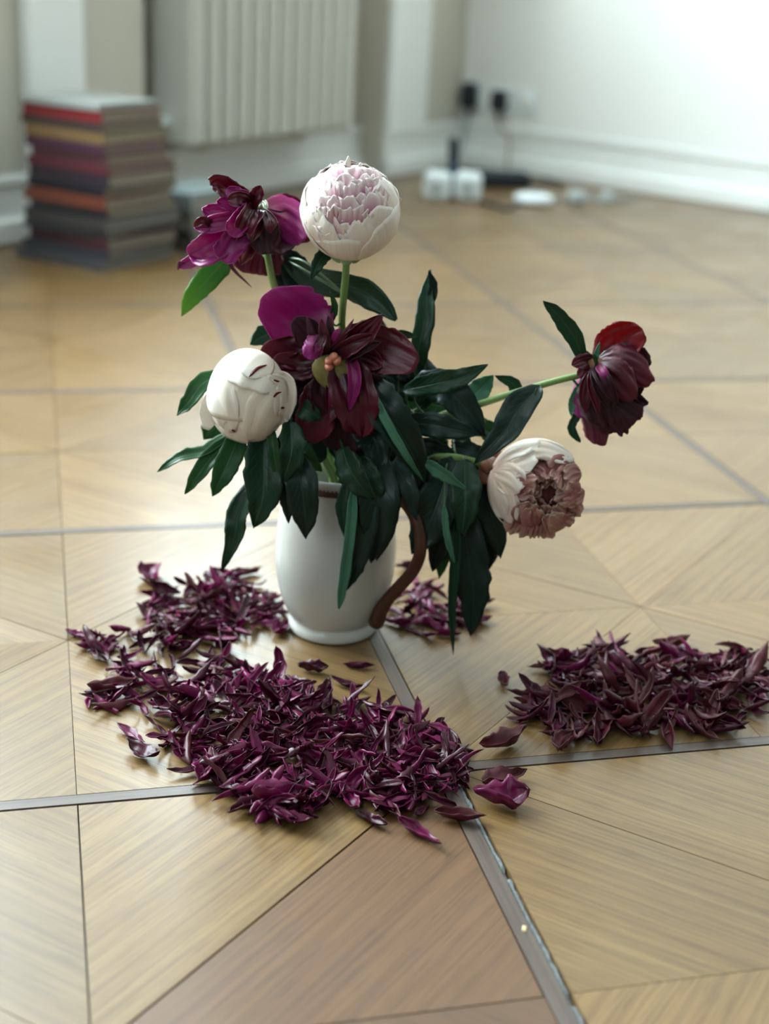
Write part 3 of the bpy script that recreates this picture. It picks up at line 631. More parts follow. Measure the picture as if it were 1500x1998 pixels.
# ------------------------------------------------------------------ leaf and petal sheets
def widths(kind, s):
    if kind == 'lance': w = s ** 0.55 * (1 - s) ** 0.86 / 0.391
    elif kind == 'broad': w = s ** 0.45 * (1 - s) ** 0.5 / 0.517
    elif kind == 'ovate': w = np.minimum(1, 0.22 + 0.78 * np.sin(np.pi / 2 * np.minimum(1, s / 0.62)))
    elif kind == 'broad_cap': w = 0.7 + 0.3 * np.sin(np.pi / 2 * np.minimum(1, s / 0.5))
    elif kind == 'strap': w = np.minimum(1, s / 0.15) ** 0.5 * np.minimum(1, (1 - s) / 0.35 + 0.02) ** 0.6
    else: w = np.ones_like(s)
    return np.maximum(w, 0.012)
def sheet(P, W, kind='lance', nl=18, nw=8, fold=0.0, cup=0.0, roll=(0, 0), ruf=0.0, rfreq=3.0, ragged=0.0, tipr=0.0, seed=0, asym=0.0, th=0.0004, edge=0.0, wrk=0.012, jag=0.03):
    """thin curved sheet along the midrib P (3-D points), W = full width in metres"""
    rg = np.random.default_rng(seed); C = catmull(P, 60); n = 60
    tt = np.linspace(-1, 1, nw + 1); ss = np.linspace(0, 1, nl + 1)
    rag = np.convolve(rg.normal(0, 1, nw + 5), [.3, .4, .3], 'same')[2:-2] * ragged
    G = np.zeros((nl + 1, nw + 1, 3)); ph = rg.random() * 6.28; wr = [(rg.uniform(.4, 2.6), rg.uniform(-1.6, 1.6), rg.random() * 6.28, rg.uniform(.4, 1)) for _ in range(6)]; jg = [(rg.uniform(2, 9), rg.random() * 6.28) for _ in range(4)]
    Tn = np.gradient(C, axis=0); Tn /= np.linalg.norm(Tn, axis=1, keepdims=True)
    for j, t in enumerate(tt):
        Lt = max(0.2, 1 - tipr * abs(t) ** 2.4 + rag[j])
        for i, s in enumerate(ss):
            x = min(s * Lt, 1.06) * n; a = int(min(max(x, 0), n - 1e-6)); fr = x - a
            c = C[a] + (C[a + 1] - C[a]) * fr; T = Tn[min(int(round(x)), n)]
            v = nrm(O_ - c); Sd = nrm(np.cross(T, v)); N = np.cross(Sd, T)
            ro = roll[0] + (roll[1] - roll[0]) * s; Sd, N = rot(Sd, T, ro), rot(N, T, ro)
            w = widths(kind, np.array([min(s, 1.0)]))[0] * W / 2
            if asym: w *= 1 + asym * t
            if jag: w *= 1 + jag * sum(math.sin(6.28 * f_ * s + p_ + (1.7 if t > 0 else 0)) for f_, p_ in jg)
            fa = fold * (1 - 0.3 * s)
            dn = abs(t) * w * math.sin(fa) + cup * w * t * t + ruf * W * math.sin(rfreq * 6.28 * s + ph + (2.1 if t > 0 else 0)) * abs(t) ** 1.5 + edge * w * abs(t) ** 5
            dn += wrk * W * min(1, 4 * s) * sum(a_ * math.sin(6.28 * (f_ * t + g_ * s) + p_) for f_, g_, p_, a_ in wr)
            dn += ruf * W * 0.7 * math.sin(rfreq * 2.2 * t + ph * 2) * s ** 2
            G[i, j] = c + Sd * (t * w * math.cos(fa)) + N * dn
    return solid(G, th)
SEED = [100]
PXM = 1.235 / FPX          # metres per pixel at the bouquet
def px_sheet(name, pts, wpx, mat, parent, **k):
    P = [at(*p) for p in pts]; dep = np.mean([depth_of(p) for p in P]); SEED[0] += 1
    k.setdefault('seed', SEED[0])
    V, Fc, uv = sheet(P, wpx * dep / FPX, **k)
    return mk(name, V, Fc, mat, parent, True, uv), P
def dome_sheet(pts, wpx, c, R, D, lift=1.0, kind='ovate', nl=18, nw=16, tipr=.3, ragged=.02, wrk=.02, curl=0.0, seed=0, asym=0.0, th=.0006, wrap=True):
    """petal lying on the front of a ball bloom: midrib pts and width in the picture, depth from the ball itself"""
    rg = np.random.default_rng(seed); C = catmull([(p[0], p[1], 0) for p in pts], 40); tt = np.linspace(-1, 1, nw + 1)
    rag = np.convolve(rg.normal(0, 1, nw + 5), [.25, .5, .25], 'same')[2:-2] * ragged; Rm = (R[0] + R[1]) / 2 * PXM
    wr = [(rg.uniform(.4, 2.2), rg.uniform(-1, 1), rg.random() * 6.28, rg.uniform(.4, 1)) for _ in range(5)]
    G = np.zeros((nl + 1, nw + 1, 3)); Tn = np.gradient(C, axis=0); Tn /= np.linalg.norm(Tn, axis=1, keepdims=True)
    for j, t in enumerate(tt):
        Lt = 1 - tipr * abs(t) ** 2.4 + rag[j]
        for i in range(nl + 1):
            s = i / nl; x = min(max(s * Lt, 0), 1.08) * 40; a = int(min(x, 40 - 1e-6)); p = C[a] + (C[a + 1] - C[a]) * (x - a); T = Tn[min(int(round(x)), 40)]
            w = widths(kind, np.array([s]))[0] * wpx / 2 * (1 + asym * t); q = p + np.array([-T[1], T[0], 0]) * t * w
            rho = math.hypot((q[0] - c[0]) / R[0], (q[1] - c[1]) / R[1]); ch = math.sqrt(max(0, 1 - rho * rho))
            if not wrap: ch = math.sqrt(max(.03, 1 - rho * rho))
            elif rho > .9:
                th_ = 1.1198 + (rho - .9) * 1.5; ch = math.cos(th_); k_ = math.sin(th_) / rho; q = np.array([c[0] + (q[0] - c[0]) * k_, c[1] + (q[1] - c[1]) * k_, 0])
            h_ = ch * (lift - .035 * abs(t) ** 3 - .02 * (1 - s)) + wrk * sum(a_ * math.sin(6.28 * (f_ * t + g_ * s) + p_) for f_, g_, p_, a_ in wr) * s + curl * s ** 4
            G[i, j] = at(q[0], q[1], D - Rm * h_)
    return solid(G, th)
class Peony:
    def __init__(s, label, stem, rad, mat):
        s.root = empty('peony', JB + np.array([0, 0, .03]), label, 'flower')
        s.stem, s.C = tube('stem', [at(*p) if len(p) == 3 else np.array(p[:3]) for p in stem], rad, mat, s.root, n=50, ns=10)
    def leaf(s, pts, w, mat='leaf', petiole=True, **k):
        k.setdefault('fold', 0.35); k.setdefault('ruf', 0.045); k.setdefault('nl', 22); k.setdefault('th', 0.0004)
        o, P = px_sheet('leaf', pts, w, M[mat], s.root, **k)
        b = P[0]; dd = np.linalg.norm(s.C - b, axis=1); i = int(np.argmin(dd + 0.25 * np.maximum(0, (s.C[:, 2] - b[2] + .02)))); q = s.C[i]
        if petiole and dd[i] > 0.003:
            mid = (b + q) / 2 + nrm(b - P[1]) * dd[i] * 0.15
            V, Fc, _ = tube_geo([q, mid, b + nrm(P[1] - b) * .004], [.0014, .0011, .0009], n=10, ns=6); mk('leaf_stalk', V, Fc, M['stem_d'], o)
        return o
    def petal(s, pts, w, mat, **k):
        k.setdefault('nl', 22); k.setdefault('nw', 14); k.setdefault('th', 0.0005); k.setdefault('wrk', 0.024); k.setdefault('jag', 0.02); k.setdefault('ragged', 0.015)
        return px_sheet('petal', pts, w, M[mat], s.root, **k)[0]
    def dome(s, pts, w, mat, c, R, D, name='petal', **k):
        SEED[0] += 1; k.setdefault('seed', SEED[0]); V, Fc, uv = dome_sheet(pts, w, c, R, D, **k); return mk(name, V, Fc, M[mat], s.root, True, uv)
    def cap(s, c, axis, r, mat, n=5, ln=1.6, name='sepal', spread=0.9):
        """receptacle knob with sepals at the stem end of a bloom"""
        axis = nrm(np.array(axis, float)); b = nrm(np.cross(axis, [0.3, 0.8, 0.51])); cc = np.cross(axis, b)
        V, Fc, _ = tube_geo([c - axis * r * .9, c - axis * r * .3, c + axis * r * .4], [r * .35, r * .75, r * .9], n=8, ns=14); mk('receptacle', V, Fc, M[mat], s.root)
        for k in range(n):
            a = 2 * math.pi * k / n + .4; dr = b * math.cos(a) + cc * math.sin(a)
            P = [c + dr * r * .3 - axis * r * .4, c + dr * r * (.9 + .2 * spread) + axis * r * .2, c + dr * r * (1.2 + .3 * spread) + axis * r * ln]
            V, Fc, uv = sheet(P, r * 1.3, kind='broad', nl=8, nw=6, cup=-.3, seed=k, th=.0006); mk(name, V, Fc, M[mat], s.root, True, uv)
    def ball(s, c, R, axis, outer, inner, mo, mi, core, core_r=.8, sq=1.0):
        """outer: list of (phi, phi_half, th0, th1, rho, ragged); inner: (count, th range, rho range)"""
        a = nrm(np.array(axis, float)); b = nrm(np.cross(a, [0.02, 0.05, 1.0])); e = np.cross(a, b)
        # b: sideways, e: upward-ish
        def patch(ph0, phw, t0, t1, rho0, rho1, rag, seed, nl=16, nw=16, lift=0.0, wav=.012, belly=.04, cut=.25, th=.0006, base=.55):
            rg = np.random.default_rng(seed); tt = np.linspace(-1, 1, nw + 1)
            rn = np.convolve(rg.normal(0, 1, nw + 5), [.25, .5, .25], 'same')[2:-2] * rag
            G = np.zeros((nl + 1, nw + 1, 3)); p1, p2 = rg.random(2) * 6.28
            for j, t in enumerate(tt):
                tip = t1 - (t1 - t0) * (cut * abs(t) ** 2.6 - rn[j])
                for i in range(nl + 1):
                    q = i / nl; th_ = t0 + (tip - t0) * q
                    wd = base + (1 - base) * math.sin(math.pi / 2 * min(1, q / .6))
                    st = max(.30, math.sin(min(max(th_, .05), 3.1)))
                    ph = ph0 + t * phw * wd * min(1.0 / st, 1.6) * (.85 if st < .5 else 1)
                    r = R * (rho0 + (rho1 - rho0) * q + belly * math.sin(math.pi * q) * (1 - .6 * t * t) - .03 * t * t * 0 + lift * q ** 5 + wav * math.sin(5 * t + p1 + 3 * q) * q + wav * .7 * math.sin(11 * t + p2) * q ** 3)
                    G[i, j] = c + r * (-a * math.cos(th_) * sq + math.sin(th_) * (b * math.cos(ph) + e * math.sin(ph)))
            return solid(G, th)
        for k, (ph, phw, t0, t1, rho, rag) in enumerate(outer):
            V, Fc, uv = patch(math.radians(ph), math.radians(phw), math.radians(t0), math.radians(t1), rho, rho + .0, rag, 900 + k + SEED[0], lift=.03)
            mk('petal', V, Fc, M[mo if isinstance(mo, str) else mo[k % len(mo)]], s.root, True, uv)
        rg = np.random.default_rng(SEED[0] + 5); cn, tr, rr, lf = inner
        for k in range(cn):
            q = (k + .5) / cn; th1 = math.radians(tr[0] + (tr[1] - tr[0]) * q); ph = k * 2.39996 + rg.normal() * .15
            rho = rr[0] + (rr[1] - rr[0]) * q + rg.normal() * .012
            V, Fc, uv = patch(ph, math.radians(18 + 12 * rg.random()) / max(.45, math.sin(th1)) ** .6, th1 - math.radians(52), th1, rho - .10, rho, .07, 50 + k, nl=11, nw=12, lift=lf, wav=.022, belly=.05, cut=.3, th=.0005)
            mk('petal', V, Fc, M[mi if isinstance(mi, str) else mi[k % len(mi)]], s.root, True, uv)
        if core:
            prof = []
            V = []; Fc = []; n = 24
            for i in range(13):
                th_ = math.pi * i / 12
                for j in range(n):
                    ph = 2 * math.pi * j / n; rr_ = R * core_r * (1 + .03 * math.sin(5 * ph + i)); V.append(c + rr_ * (-a * math.cos(th_) * sq + math.sin(th_) * (b * math.cos(ph) + e * math.sin(ph))))
            for i in range(12):
                for j in range(n): Fc.append((i * n + j, i * n + (j + 1) % n, (i + 1) * n + (j + 1) % n, (i + 1) * n + j))
            uv = np.array([(0.05, (j % n) / n) for j in range(len(V))]); mk('inner_petals', V, Fc, M[core], s.root, True, uv)
        SEED[0] += 37
MOUTH = (690, 985)

# --- 1 pale pink ball, upright
p1 = Peony('upright pale pink peony ball, highest bloom in the jug', [(676, 500, -.02), (674, 540, -.02), (667, 625, -.015), (668, 720, 0), (672, 850, .01), (664, 960, .01), (650, 1120, .01)], [.0033, .0034, .0034, .0036, .0038, .004, .004], M['stem'])
p1.ball(at(683, 410, -.02), 93 * PXM, (-.06, -.62, .78),
        [(20, 44, 2, 96, 1.0, .03), (92, 46, 2, 100, .985, .03), (160, 48, 2, 112, 1.0, .03), (205, 42, 2, 100, 1.01, .02), (248, 40, 2, 92, 1.015, .03), (292, 42, 2, 88, 1.0, .02), (335, 44, 2, 104, 1.01, .03), (180, 34, 30, 126, .985, .04), (0, 36, 30, 122, .985, .04), (55, 34, 30, 124, .97, .05), (125, 36, 30, 126, .97, .05), (270, 38, 30, 106, .975, .03), (228, 34, 30, 112, .965, .04), (312, 34, 30, 112, .965, .04)],
        (64, (98, 172), (.95, .90), .05), ['cream', 'cream', 'cream'], 'pink', 'pink', .76)
p1.cap(at(676, 503, -.02), (0, -.1, 1), .008, 'sepal_g', 4, .8)
c1_, R1_ = (683, 411), (94, 96)
rg1 = np.random.default_rng(3)
for row, (y0, xs, lf, ln) in enumerate(((352, (648, 668, 688, 708, 728), .93, 26), (372, (636, 655, 676, 697, 716, 737), .95, 30), (394, (628, 646, 664, 684, 704, 724, 744), .965, 34), (418, (622, 642, 660, 680, 700, 722, 742), .98, 36), (440, (636, 656, 676, 698, 720), .99, 36))):
    for x in xs:
        jx, jy = rg1.normal(0, 4, 2); sl = (x - 683) * .10
        p1.dome([(x + jx - sl * .6, y0 + jy + 12), (x + jx, y0 + jy - ln * .3), (x + jx + sl + rg1.normal(0, 4), y0 + jy - ln)], 34 + 10 * rg1.random(), 'pink', c1_, R1_, -.02, lift=lf + rg1.normal(0, .012), tipr=.35, ragged=.09, wrk=.02, curl=rg1.uniform(-.02, .07), nl=12, nw=12)
for pts, wd, lf, k in (([(766, 470), (772, 415), (742, 345)], 66, .99, dict(tipr=.4, ragged=.03)), ([(602, 462), (606, 395), (634, 336)], 76, 1.0, dict(tipr=.4, ragged=.03)),
                       ([(676, 506), (671, 470), (668, 436)], 118, 1.005, dict(tipr=.12, ragged=.05)), ([(652, 506), (612, 462), (601, 404)], 84, 1.03, dict(tipr=.4)), ([(698, 506), (738, 468), (752, 402)], 88, 1.035, dict(tipr=.4)), ([(720, 500), (758, 465), (776, 412)], 50, 1.05, dict(tipr=.3)), ([(690, 507), (715, 500), (745, 480)], 40, 1.06, dict(tipr=.3))):
    p1.dome(pts, wd, 'cream', c1_, R1_, -.02, lift=lf, wrk=.012, **k)
nub = at(778, 392, -.01); p1.petal([(770, 400, -.01), (778, 393, -.012), (781, 386, -.014)], 12, 'cream', kind='broad', nl=6, nw=5)
p1.petal([(676, 335, -.03), (679, 318, -.03), (680, 304, -.03)], 11, 'white', kind='lance', nl=8, nw=5, cup=.3)
p1.petal([(664, 345, -.03), (664, 326, -.03), (665, 316, -.03)], 9, 'white', kind='lance', nl=8, nw=5, cup=.3)
p1.petal([(700, 345, -.03), (702, 328, -.03), (704, 317, -.03)], 11, 'white', kind='lance', nl=8, nw=5, cup=.3)
# its leaves
p1.leaf([(642, 488, -.01), (624, 508, -.025), (606, 546, -.035)], 32, 'leaf', fold=.5, petiole=False)
p1.leaf([(556, 505, .03), (618, 545, .02), (690, 560, .01), (738, 588, 0), (773, 625, -.01)], 56, 'leaf', fold=.25, roll=(.5, .2), ruf=.03, kind='strap')
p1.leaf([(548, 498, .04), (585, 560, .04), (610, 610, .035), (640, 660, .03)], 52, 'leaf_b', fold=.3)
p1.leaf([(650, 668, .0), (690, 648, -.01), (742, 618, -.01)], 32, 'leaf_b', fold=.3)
p1.leaf([(644, 632, -.03), (653, 600, -.035), (644, 568, -.035)], 15, 'leaf_l', fold=.5)
p1.leaf([(752, 672, .0), (782, 652, -.01), (813, 657, -.02)], 24, 'leaf', fold=.4, roll=(.4, .4))
p1.leaf([(815, 745, .0), (815, 690, .0), (829, 620, .01), (832, 575, .02), (841, 526, .03)], 44, 'leaf', fold=.5, roll=(.5, -.3))
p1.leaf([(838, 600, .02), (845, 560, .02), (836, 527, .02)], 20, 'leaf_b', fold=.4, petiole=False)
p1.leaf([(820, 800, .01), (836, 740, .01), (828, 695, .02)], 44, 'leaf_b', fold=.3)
p1.leaf([(740, 700, .03), (745, 660, .04), (742, 620, .05)], 34, 'leaf_b', fold=.3)

# --- 2 wilted magenta, upper left
p2 = Peony('wilted magenta peony at upper left with drooping twisted petals', [(512, 440, .0), (524, 510, .0), (535, 560, .0), (560, 640, .005), (600, 760, .01), (640, 880, .01), (655, 1000, .0), (655, 1140, -.005)], [.0030, .0032, .0034, .0035, .0037, .004, .004, .004], M['stem'])
C2 = -.0
for pts, wd, mt, k in [
    ([(505, 430, .02), (470, 470, .02), (450, 515, .01), (490, 560, 0)], 10, 'maroon', dict()),
    ([(500, 425, .015), (510, 470, .02), (500, 536, .01)], 92, 'maroon', dict(kind='ovate', tipr=.05, cup=.2)),
    ([(500, 425, .0), (455, 455, -.02), (402, 488, -.03), (372, 500, -.02)], 62, 'mag', dict(kind='broad', cup=.5, ruf=.05)),
    ([(488, 440, -.01), (458, 470, -.03), (430, 508, -.035)], 52, 'mag', dict(kind='ovate', tipr=.15, cup=.7, ruf=.06)),
    ([(440, 490, .0), (400, 500, -.01), (362, 515, -.01), (346, 522, -.012)], 26, 'mag', dict(kind='lance', cup=.5)),
    ([(362, 512, -.01), (350, 512, -.012), (347, 527, -.015)], 6, 'maroon', dict(kind='strap', nl=8, nw=4)),
    ([(500, 420, -.01), (450, 430, -.03), (402, 440, -.03), (380, 444, -.025)], 36, 'mag', dict(kind='lance', cup=.6, ruf=.05)),
    ([(412, 438, -.03), (395, 430, -.035), (378, 442, -.03)], 16, 'maroon', dict(kind='strap', cup=.9, nl=10, nw=6)),
    ([(500, 412, .0), (450, 415, -.02), (410, 412, -.02), (394, 406, -.02)], 34, 'mag', dict(kind='lance', cup=.6, ruf=.08)),
    ([(500, 408, -.01), (455, 398, -.03), (422, 393, -.035)], 30, 'mag', dict(kind='broad', cup=.5, ruf=.08)),
    ([(505, 400, .0), (460, 378, -.02), (428, 360, -.03), (412, 362, -.03)], 40, 'maroon', dict(kind='broad', cup=.8, ruf=.08, ragged=.05)),
    ([(500, 395, -.02), (470, 384, -.035), (440, 370, -.035)], 30, 'mag', dict(kind='ovate', cup=.7, ruf=.1, tipr=.3)),
    ([(480, 400, -.02), (497, 385, -.03), (508, 362, -.03)], 30, 'maroon', dict(kind='broad', cup=.9, ruf=.08)),
    ([(500, 405, -.02), (470, 390, -.04), (445, 392, -.04)], 32, 'maroon', dict(kind='broad', cup=.4)),
    ([(498, 402, -.02), (470, 430, -.045), (448, 460, -.045)], 38, 'mag', dict(kind='ovate', cup=.8, tipr=.3, ruf=.05)),
    ([(500, 405, -.02), (484, 430, -.05), (472, 452, -.05)], 40, 'maroon', dict(kind='ovate', cup=.9, tipr=.3, ruf=.05)),
    ([(503, 405, -.02), (496, 440, -.04), (490, 470, -.035)], 36, 'maroon', dict(kind='lance', cup=.5)),
    ([(515, 408, .02), (560, 415, .03), (604, 470, .02)], 70, 'maroon', dict(kind='ovate', tipr=.2, cup=.3)),
    ([(512, 405, -.01), (560, 425, .0), (597, 462, -.015)], 84, 'mag', dict(kind='ovate', tipr=.3, cup=-.7, asym=.1)),
    ([(510, 412, -.010), (540, 445, .012), (562, 492, -.012)], 84, 'wine', dict(kind='ovate', tipr=.3, cup=.5, ruf=.04)),
    ([(508, 412, -.02), (515, 450, -.025), (520, 497, -.03)], 60, 'wine', dict(kind='ovate', tipr=.25, cup=.4, ruf=.05)),
    ([(512, 410, -.03), (522, 435, -.05), (528, 455, -.05)], 14, 'maroon', dict(kind='strap', cup=.6, nl=10, nw=5)),
    ([(514, 408, -.03), (535, 430, -.045), (532, 450, -.05)], 10, 'maroon', dict(kind='strap', cup=.6, nl=10, nw=5)),
    ([(505, 440, -.01), (480, 480, -.025), (470, 515, -.02)], 46, 'maroon', dict(kind='lance', cup=.6))]:
    p2.petal(pts, wd, mt, **k)
p2.cap(at(508, 408, -.02), (.2, -.3, .9), .006, 'sepal_g', 3, .8)
for q in range(3): p2_ = px_sheet('filament', [(505 + q * 2, 410, -.03), (512 + q * 3, 398 - q % 3 * 3, -.045), (516 + q * 3.5, 408 - q % 2 * 4, -.05)], 4, M['stamen'], p2.root, kind='strap', nl=6, nw=3, th=.0005)
p2.leaf([(455, 488, .03), (420, 528, .02), (378, 575, .01), (354, 617, .0)], 48, 'leaf_t', fold=.15, ruf=.02)
p2.leaf([(545, 490, .03), (585, 520, .03), (625, 560, .03)], 40, 'leaf_b', fold=.3)
p2.leaf([(540, 505, .04), (560, 545, .045), (600, 580, .045)], 46, 'leaf_b', fold=.2)
p2.leaf([(560, 640, .02), (515, 655, .01), (488, 672, .0)], 44, 'leaf', fold=.3)

# --- 3 open dark peony facing the camera
D3 = -.055
p3 = Peony('open maroon peony facing front with one large round magenta petal', [(645, 722, D3 + .012), (650, 760, D3 + .04), (660, 830, -.005), (668, 930, .0), (668, 1000, .01), (660, 1130, .015)], [.0032, .0034, .0036, .0038, .004, .004], M['stem'])
for pts, wd, mt, k in [
    ([(632, 690, D3 + .01), (580, 632, D3 + .022), (512, 580, D3 + .005)], 128, 'mag', dict(kind='ovate', tipr=.34, cup=.25, asym=.12, nl=24, nw=18)),
    ([(632, 690, D3), (600, 650, D3 + .0), (572, 622, D3 - .002)], 56, 'wine', dict(kind='ovate', tipr=.4, cup=.3)),  # near-black petal put in as the shadow at the magenta petal's base
    ([(632, 690, D3), (610, 655, D3 - .008), (598, 618, D3 - .01)], 16, 'maroon', dict(kind='lance', cup=.4, nl=10, nw=6)),
    ([(640, 700, D3 + .005), (575, 690, D3 + .01), (510, 680, D3)], 64, 'maroon', dict(kind='ovate', tipr=.3, cup=.4, ruf=.04)),
    ([(638, 705, D3), (580, 715, D3 + .005), (535, 700, D3 - .002)], 56, 'maroon', dict(kind='ovate', tipr=.3, cup=.5, ruf=.05)),
    ([(640, 712, D3 + .004), (590, 745, D3 + .01), (545, 755, D3 + .005)], 66, 'wine', dict(kind='ovate', tipr=.3, cup=.4, ruf=.04)),
    ([(635, 720, D3 + .008), (600, 775, D3 + .012), (575, 800, D3 + .01)], 70, 'wine', dict(kind='ovate', tipr=.3, cup=.3)),
    ([(655, 705, D3 + .005), (735, 685, D3 + .01), (815, 712, D3 - .002)], 94, 'maroon', dict(kind='ovate', tipr=.35, cup=.45, asym=-.05, nl=22, nw=14)),
    ([(655, 700, D3), (712, 700, D3 + .004), (745, 715, D3 - .004)], 44, 'maroon', dict(kind='ovate', tipr=.3, cup=.6)),
    ([(655, 698, D3), (700, 660, D3 - .006), (745, 616, D3 - .01)], 46, 'maroon', dict(kind='strap', cup=.9, ruf=.06)),
    ([(652, 696, D3 - .004), (690, 672, D3 - .015), (735, 650, D3 - .012)], 34, 'maroon', dict(kind='lance', cup=.7, ruf=.06)),
    ([(655, 704, D3 - .002), (700, 680, D3 - .014), (742, 668, D3 - .012)], 30, 'wine', dict(kind='lance', cup=.6)),
    ([(645, 695, D3 - .004), (668, 660, D3 - .012), (690, 622, D3 - .012)], 14, 'maroon', dict(kind='lance', nl=10, nw=5)),
    ([(645, 695, D3 - .002), (655, 655, D3 - .01), (665, 640, D3 - .01)], 16, 'mag', dict(kind='lance', nl=10, nw=5)),
    ([(640, 695, D3 - .004), (632, 655, D3 - .01), (626, 620, D3 - .008)], 22, 'maroon', dict(kind='lance', cup=.5, nl=10, nw=6)),
    ([(642, 694, D3), (645, 650, D3 - .004), (640, 615, D3)], 18, 'wine', dict(kind='lance', cup=.5, nl=10, nw=6)),
    ([(640, 694, D3 - .002), (612, 660, D3 - .016), (600, 625, D3 - .014)], 14, 'wine', dict(kind='lance', nl=10, nw=5)),
    ([(650, 694, D3 - .002), (680, 650, D3 - .004), (700, 630, D3)], 22, 'maroon', dict(kind='lance', cup=.5, nl=10, nw=6)),
    ([(648, 692, D3 - .002), (690, 655, D3 + .004), (725, 632, D3 + .006)], 26, 'crimson', dict(kind='lance', cup=.5)),
    ([(632, 672, D3 - .010), (615, 672, D3 - .024), (604, 702, D3 - .026)], 40, 'mag', dict(kind='ovate', cup=-.7, tipr=.2, ruf=.06)),
    ([(632, 652, D3 - .01), (622, 675, D3 - .022), (618, 700, D3 - .022)], 22, 'maroon', dict(kind='lance', cup=.7)),
    ([(668, 700, D3 - .004), (690, 770, D3 - .018), (706, 850, D3 - .012)], 88, 'maroon', dict(kind='broad', cup=.55, ruf=.05, nl=22, nw=14)),
    ([(684, 690, D3 - .006), (692, 745, D3 - .022), (682, 802, D3 - .02)], 26, 'mag', dict(kind='lance', cup=.8)),
    ([(648, 728, D3 - .004), (650, 760, D3 - .016), (646, 795, D3 - .016)], 14, 'mag', dict(kind='strap', cup=.9, nl=12, nw=6)),
    ([(644, 728, D3 - .002), (641, 765, D3 - .012), (640, 800, D3 - .012)], 12, 'maroon', dict(kind='strap', cup=.9, nl=12, nw=6)),
    ([(640, 725, D3), (622, 790, D3 - .004), (605, 866, D3 - .002)], 76, 'maroon', dict(kind='ovate', tipr=.3, cup=.4, ruf=.04)),
    ([(632, 728, D3 - .002), (632, 765, D3 - .008), (640, 815, D3 - .004)], 56, 'wine', dict(kind='ovate', tipr=.3, cup=.5)),
    ([(660, 725, D3 + .012), (672, 800, D3 + .008), (676, 884, D3 + .01)], 120, 'wine', dict(kind='ovate', tipr=.3, cup=.3, ruf=.05)),
    ([(640, 740, D3 + .015), (600, 800, D3 + .02), (590, 850, D3 + .02)], 66, 'wine', dict(kind='ovate', tipr=.3, cup=.3)),
    ([(670, 725, D3 + .012), (720, 770, D3 + .015), (735, 820, D3 + .02)], 80, 'wine', dict(kind='ovate', tipr=.3, cup=.3))]:
    p3.petal(pts, wd, mt, **k)
dc = at(648, 718, D3 - .008)
V = []; Fc = []
for i in range(7):
    for k in range(20):
        a = 2 * math.pi * k / 20; r = .0180 * math.sin(math.pi / 2 * i / 6) * (1 + .06 * math.sin(3 * a)); V.append(dc + np.array([r * math.cos(a), -.006 * math.cos(math.pi / 2 * i / 6), r * math.sin(a) * .9 - .003]))
for i in range(6):
    for k in range(20): Fc.append((i * 20 + k, i * 20 + (k + 1) % 20, (i + 1) * 20 + (k + 1) % 20, (i + 1) * 20 + k))
mk('flower_disc', V, Fc, M['disc'], p3.root)
for (x, y) in ((640, 703), (655, 703), (640, 714), (649, 695)):
    c = at(x + 2, y + 2, D3 - .016); V, Fc, _ = tube_geo([c + np.array([0, .006, 0]), c + np.array([0, .002, 0]), c + np.array([0, -.003, .0005]), c + np.array([0, -.0065, .001])], [.0022, .0042, .0036, .0008], n=10, ns=12); mk('carpel', V, Fc, M['carpel'], p3.root)
p3.leaf([(722, 735, D3 + .02), (752, 800, D3 - .01), (798, 872, D3 - .012), (832, 942, D3)], 80, 'leaf_b', fold=.35, roll=(-.1, -.3), ruf=.01)
p3.leaf([(716, 745, D3 + .01), (745, 806, D3 - .018), (790, 885, D3 - .022), (827, 940, D3 - .006)], 18, 'leaf_p', fold=.2, petiole=False)  # thin pale sheet put in as the lit edge of the dark leaf
p3.leaf([(572, 790, D3 + .0), (600, 802, D3 - .012), (628, 818, D3 - .01)], 42, 'leaf', fold=.3)
p3.leaf([(668, 872, D3 - .01), (682, 912, D3 - .025), (702, 945, D3 - .03), (728, 974, D3 - .028)], 60, 'leaf', fold=.4, roll=(.5, .5), ruf=.05)
p3.leaf([(700, 890, D3 - .005), (722, 945, D3 - .02), (738, 985, D3 - .02)], 52, 'leaf', fold=.3)
p3.leaf([(690, 945, D3 - .02), (686, 1010, D3 - .028), (678, 1080, D3 - .03), (668, 1150, D3 - .028), (661, 1188, D3 - .025)], 25, 'leaf_p', fold=.7, kind='strap', ruf=.02)
p3.leaf([(682, 930, D3 - .014), (668, 990, D3 - .02), (674, 1052, D3 - .02)], 28, 'leaf', fold=.2)
p3.leaf([(732, 880, D3 + .01), (738, 960, D3 - .018), (738, 1030, D3 - .022), (724, 1098, D3 - .02)], 82, 'leaf_b', fold=.3, ruf=.02)
p3.leaf([(712, 920, D3 - .012), (712, 1010, D3 - .022), (694, 1095, D3 - .026), (676, 1152, D3 - .022)], 54, 'leaf_b', fold=.3, ruf=.02)
p3.leaf([(745, 890, D3 + .01), (757, 960, D3 - .01), (752, 1030, D3 - .014), (735, 1094, D3 - .012)], 50, 'leaf_b', fold=.2)
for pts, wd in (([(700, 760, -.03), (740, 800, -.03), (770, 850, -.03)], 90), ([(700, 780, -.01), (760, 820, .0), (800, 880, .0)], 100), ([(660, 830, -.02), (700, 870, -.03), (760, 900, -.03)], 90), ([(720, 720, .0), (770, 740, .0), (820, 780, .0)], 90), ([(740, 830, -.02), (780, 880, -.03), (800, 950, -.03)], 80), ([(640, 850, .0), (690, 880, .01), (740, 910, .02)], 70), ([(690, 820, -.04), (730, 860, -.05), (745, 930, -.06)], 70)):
    p3.leaf(pts, wd, 'leaf_b', fold=.25)

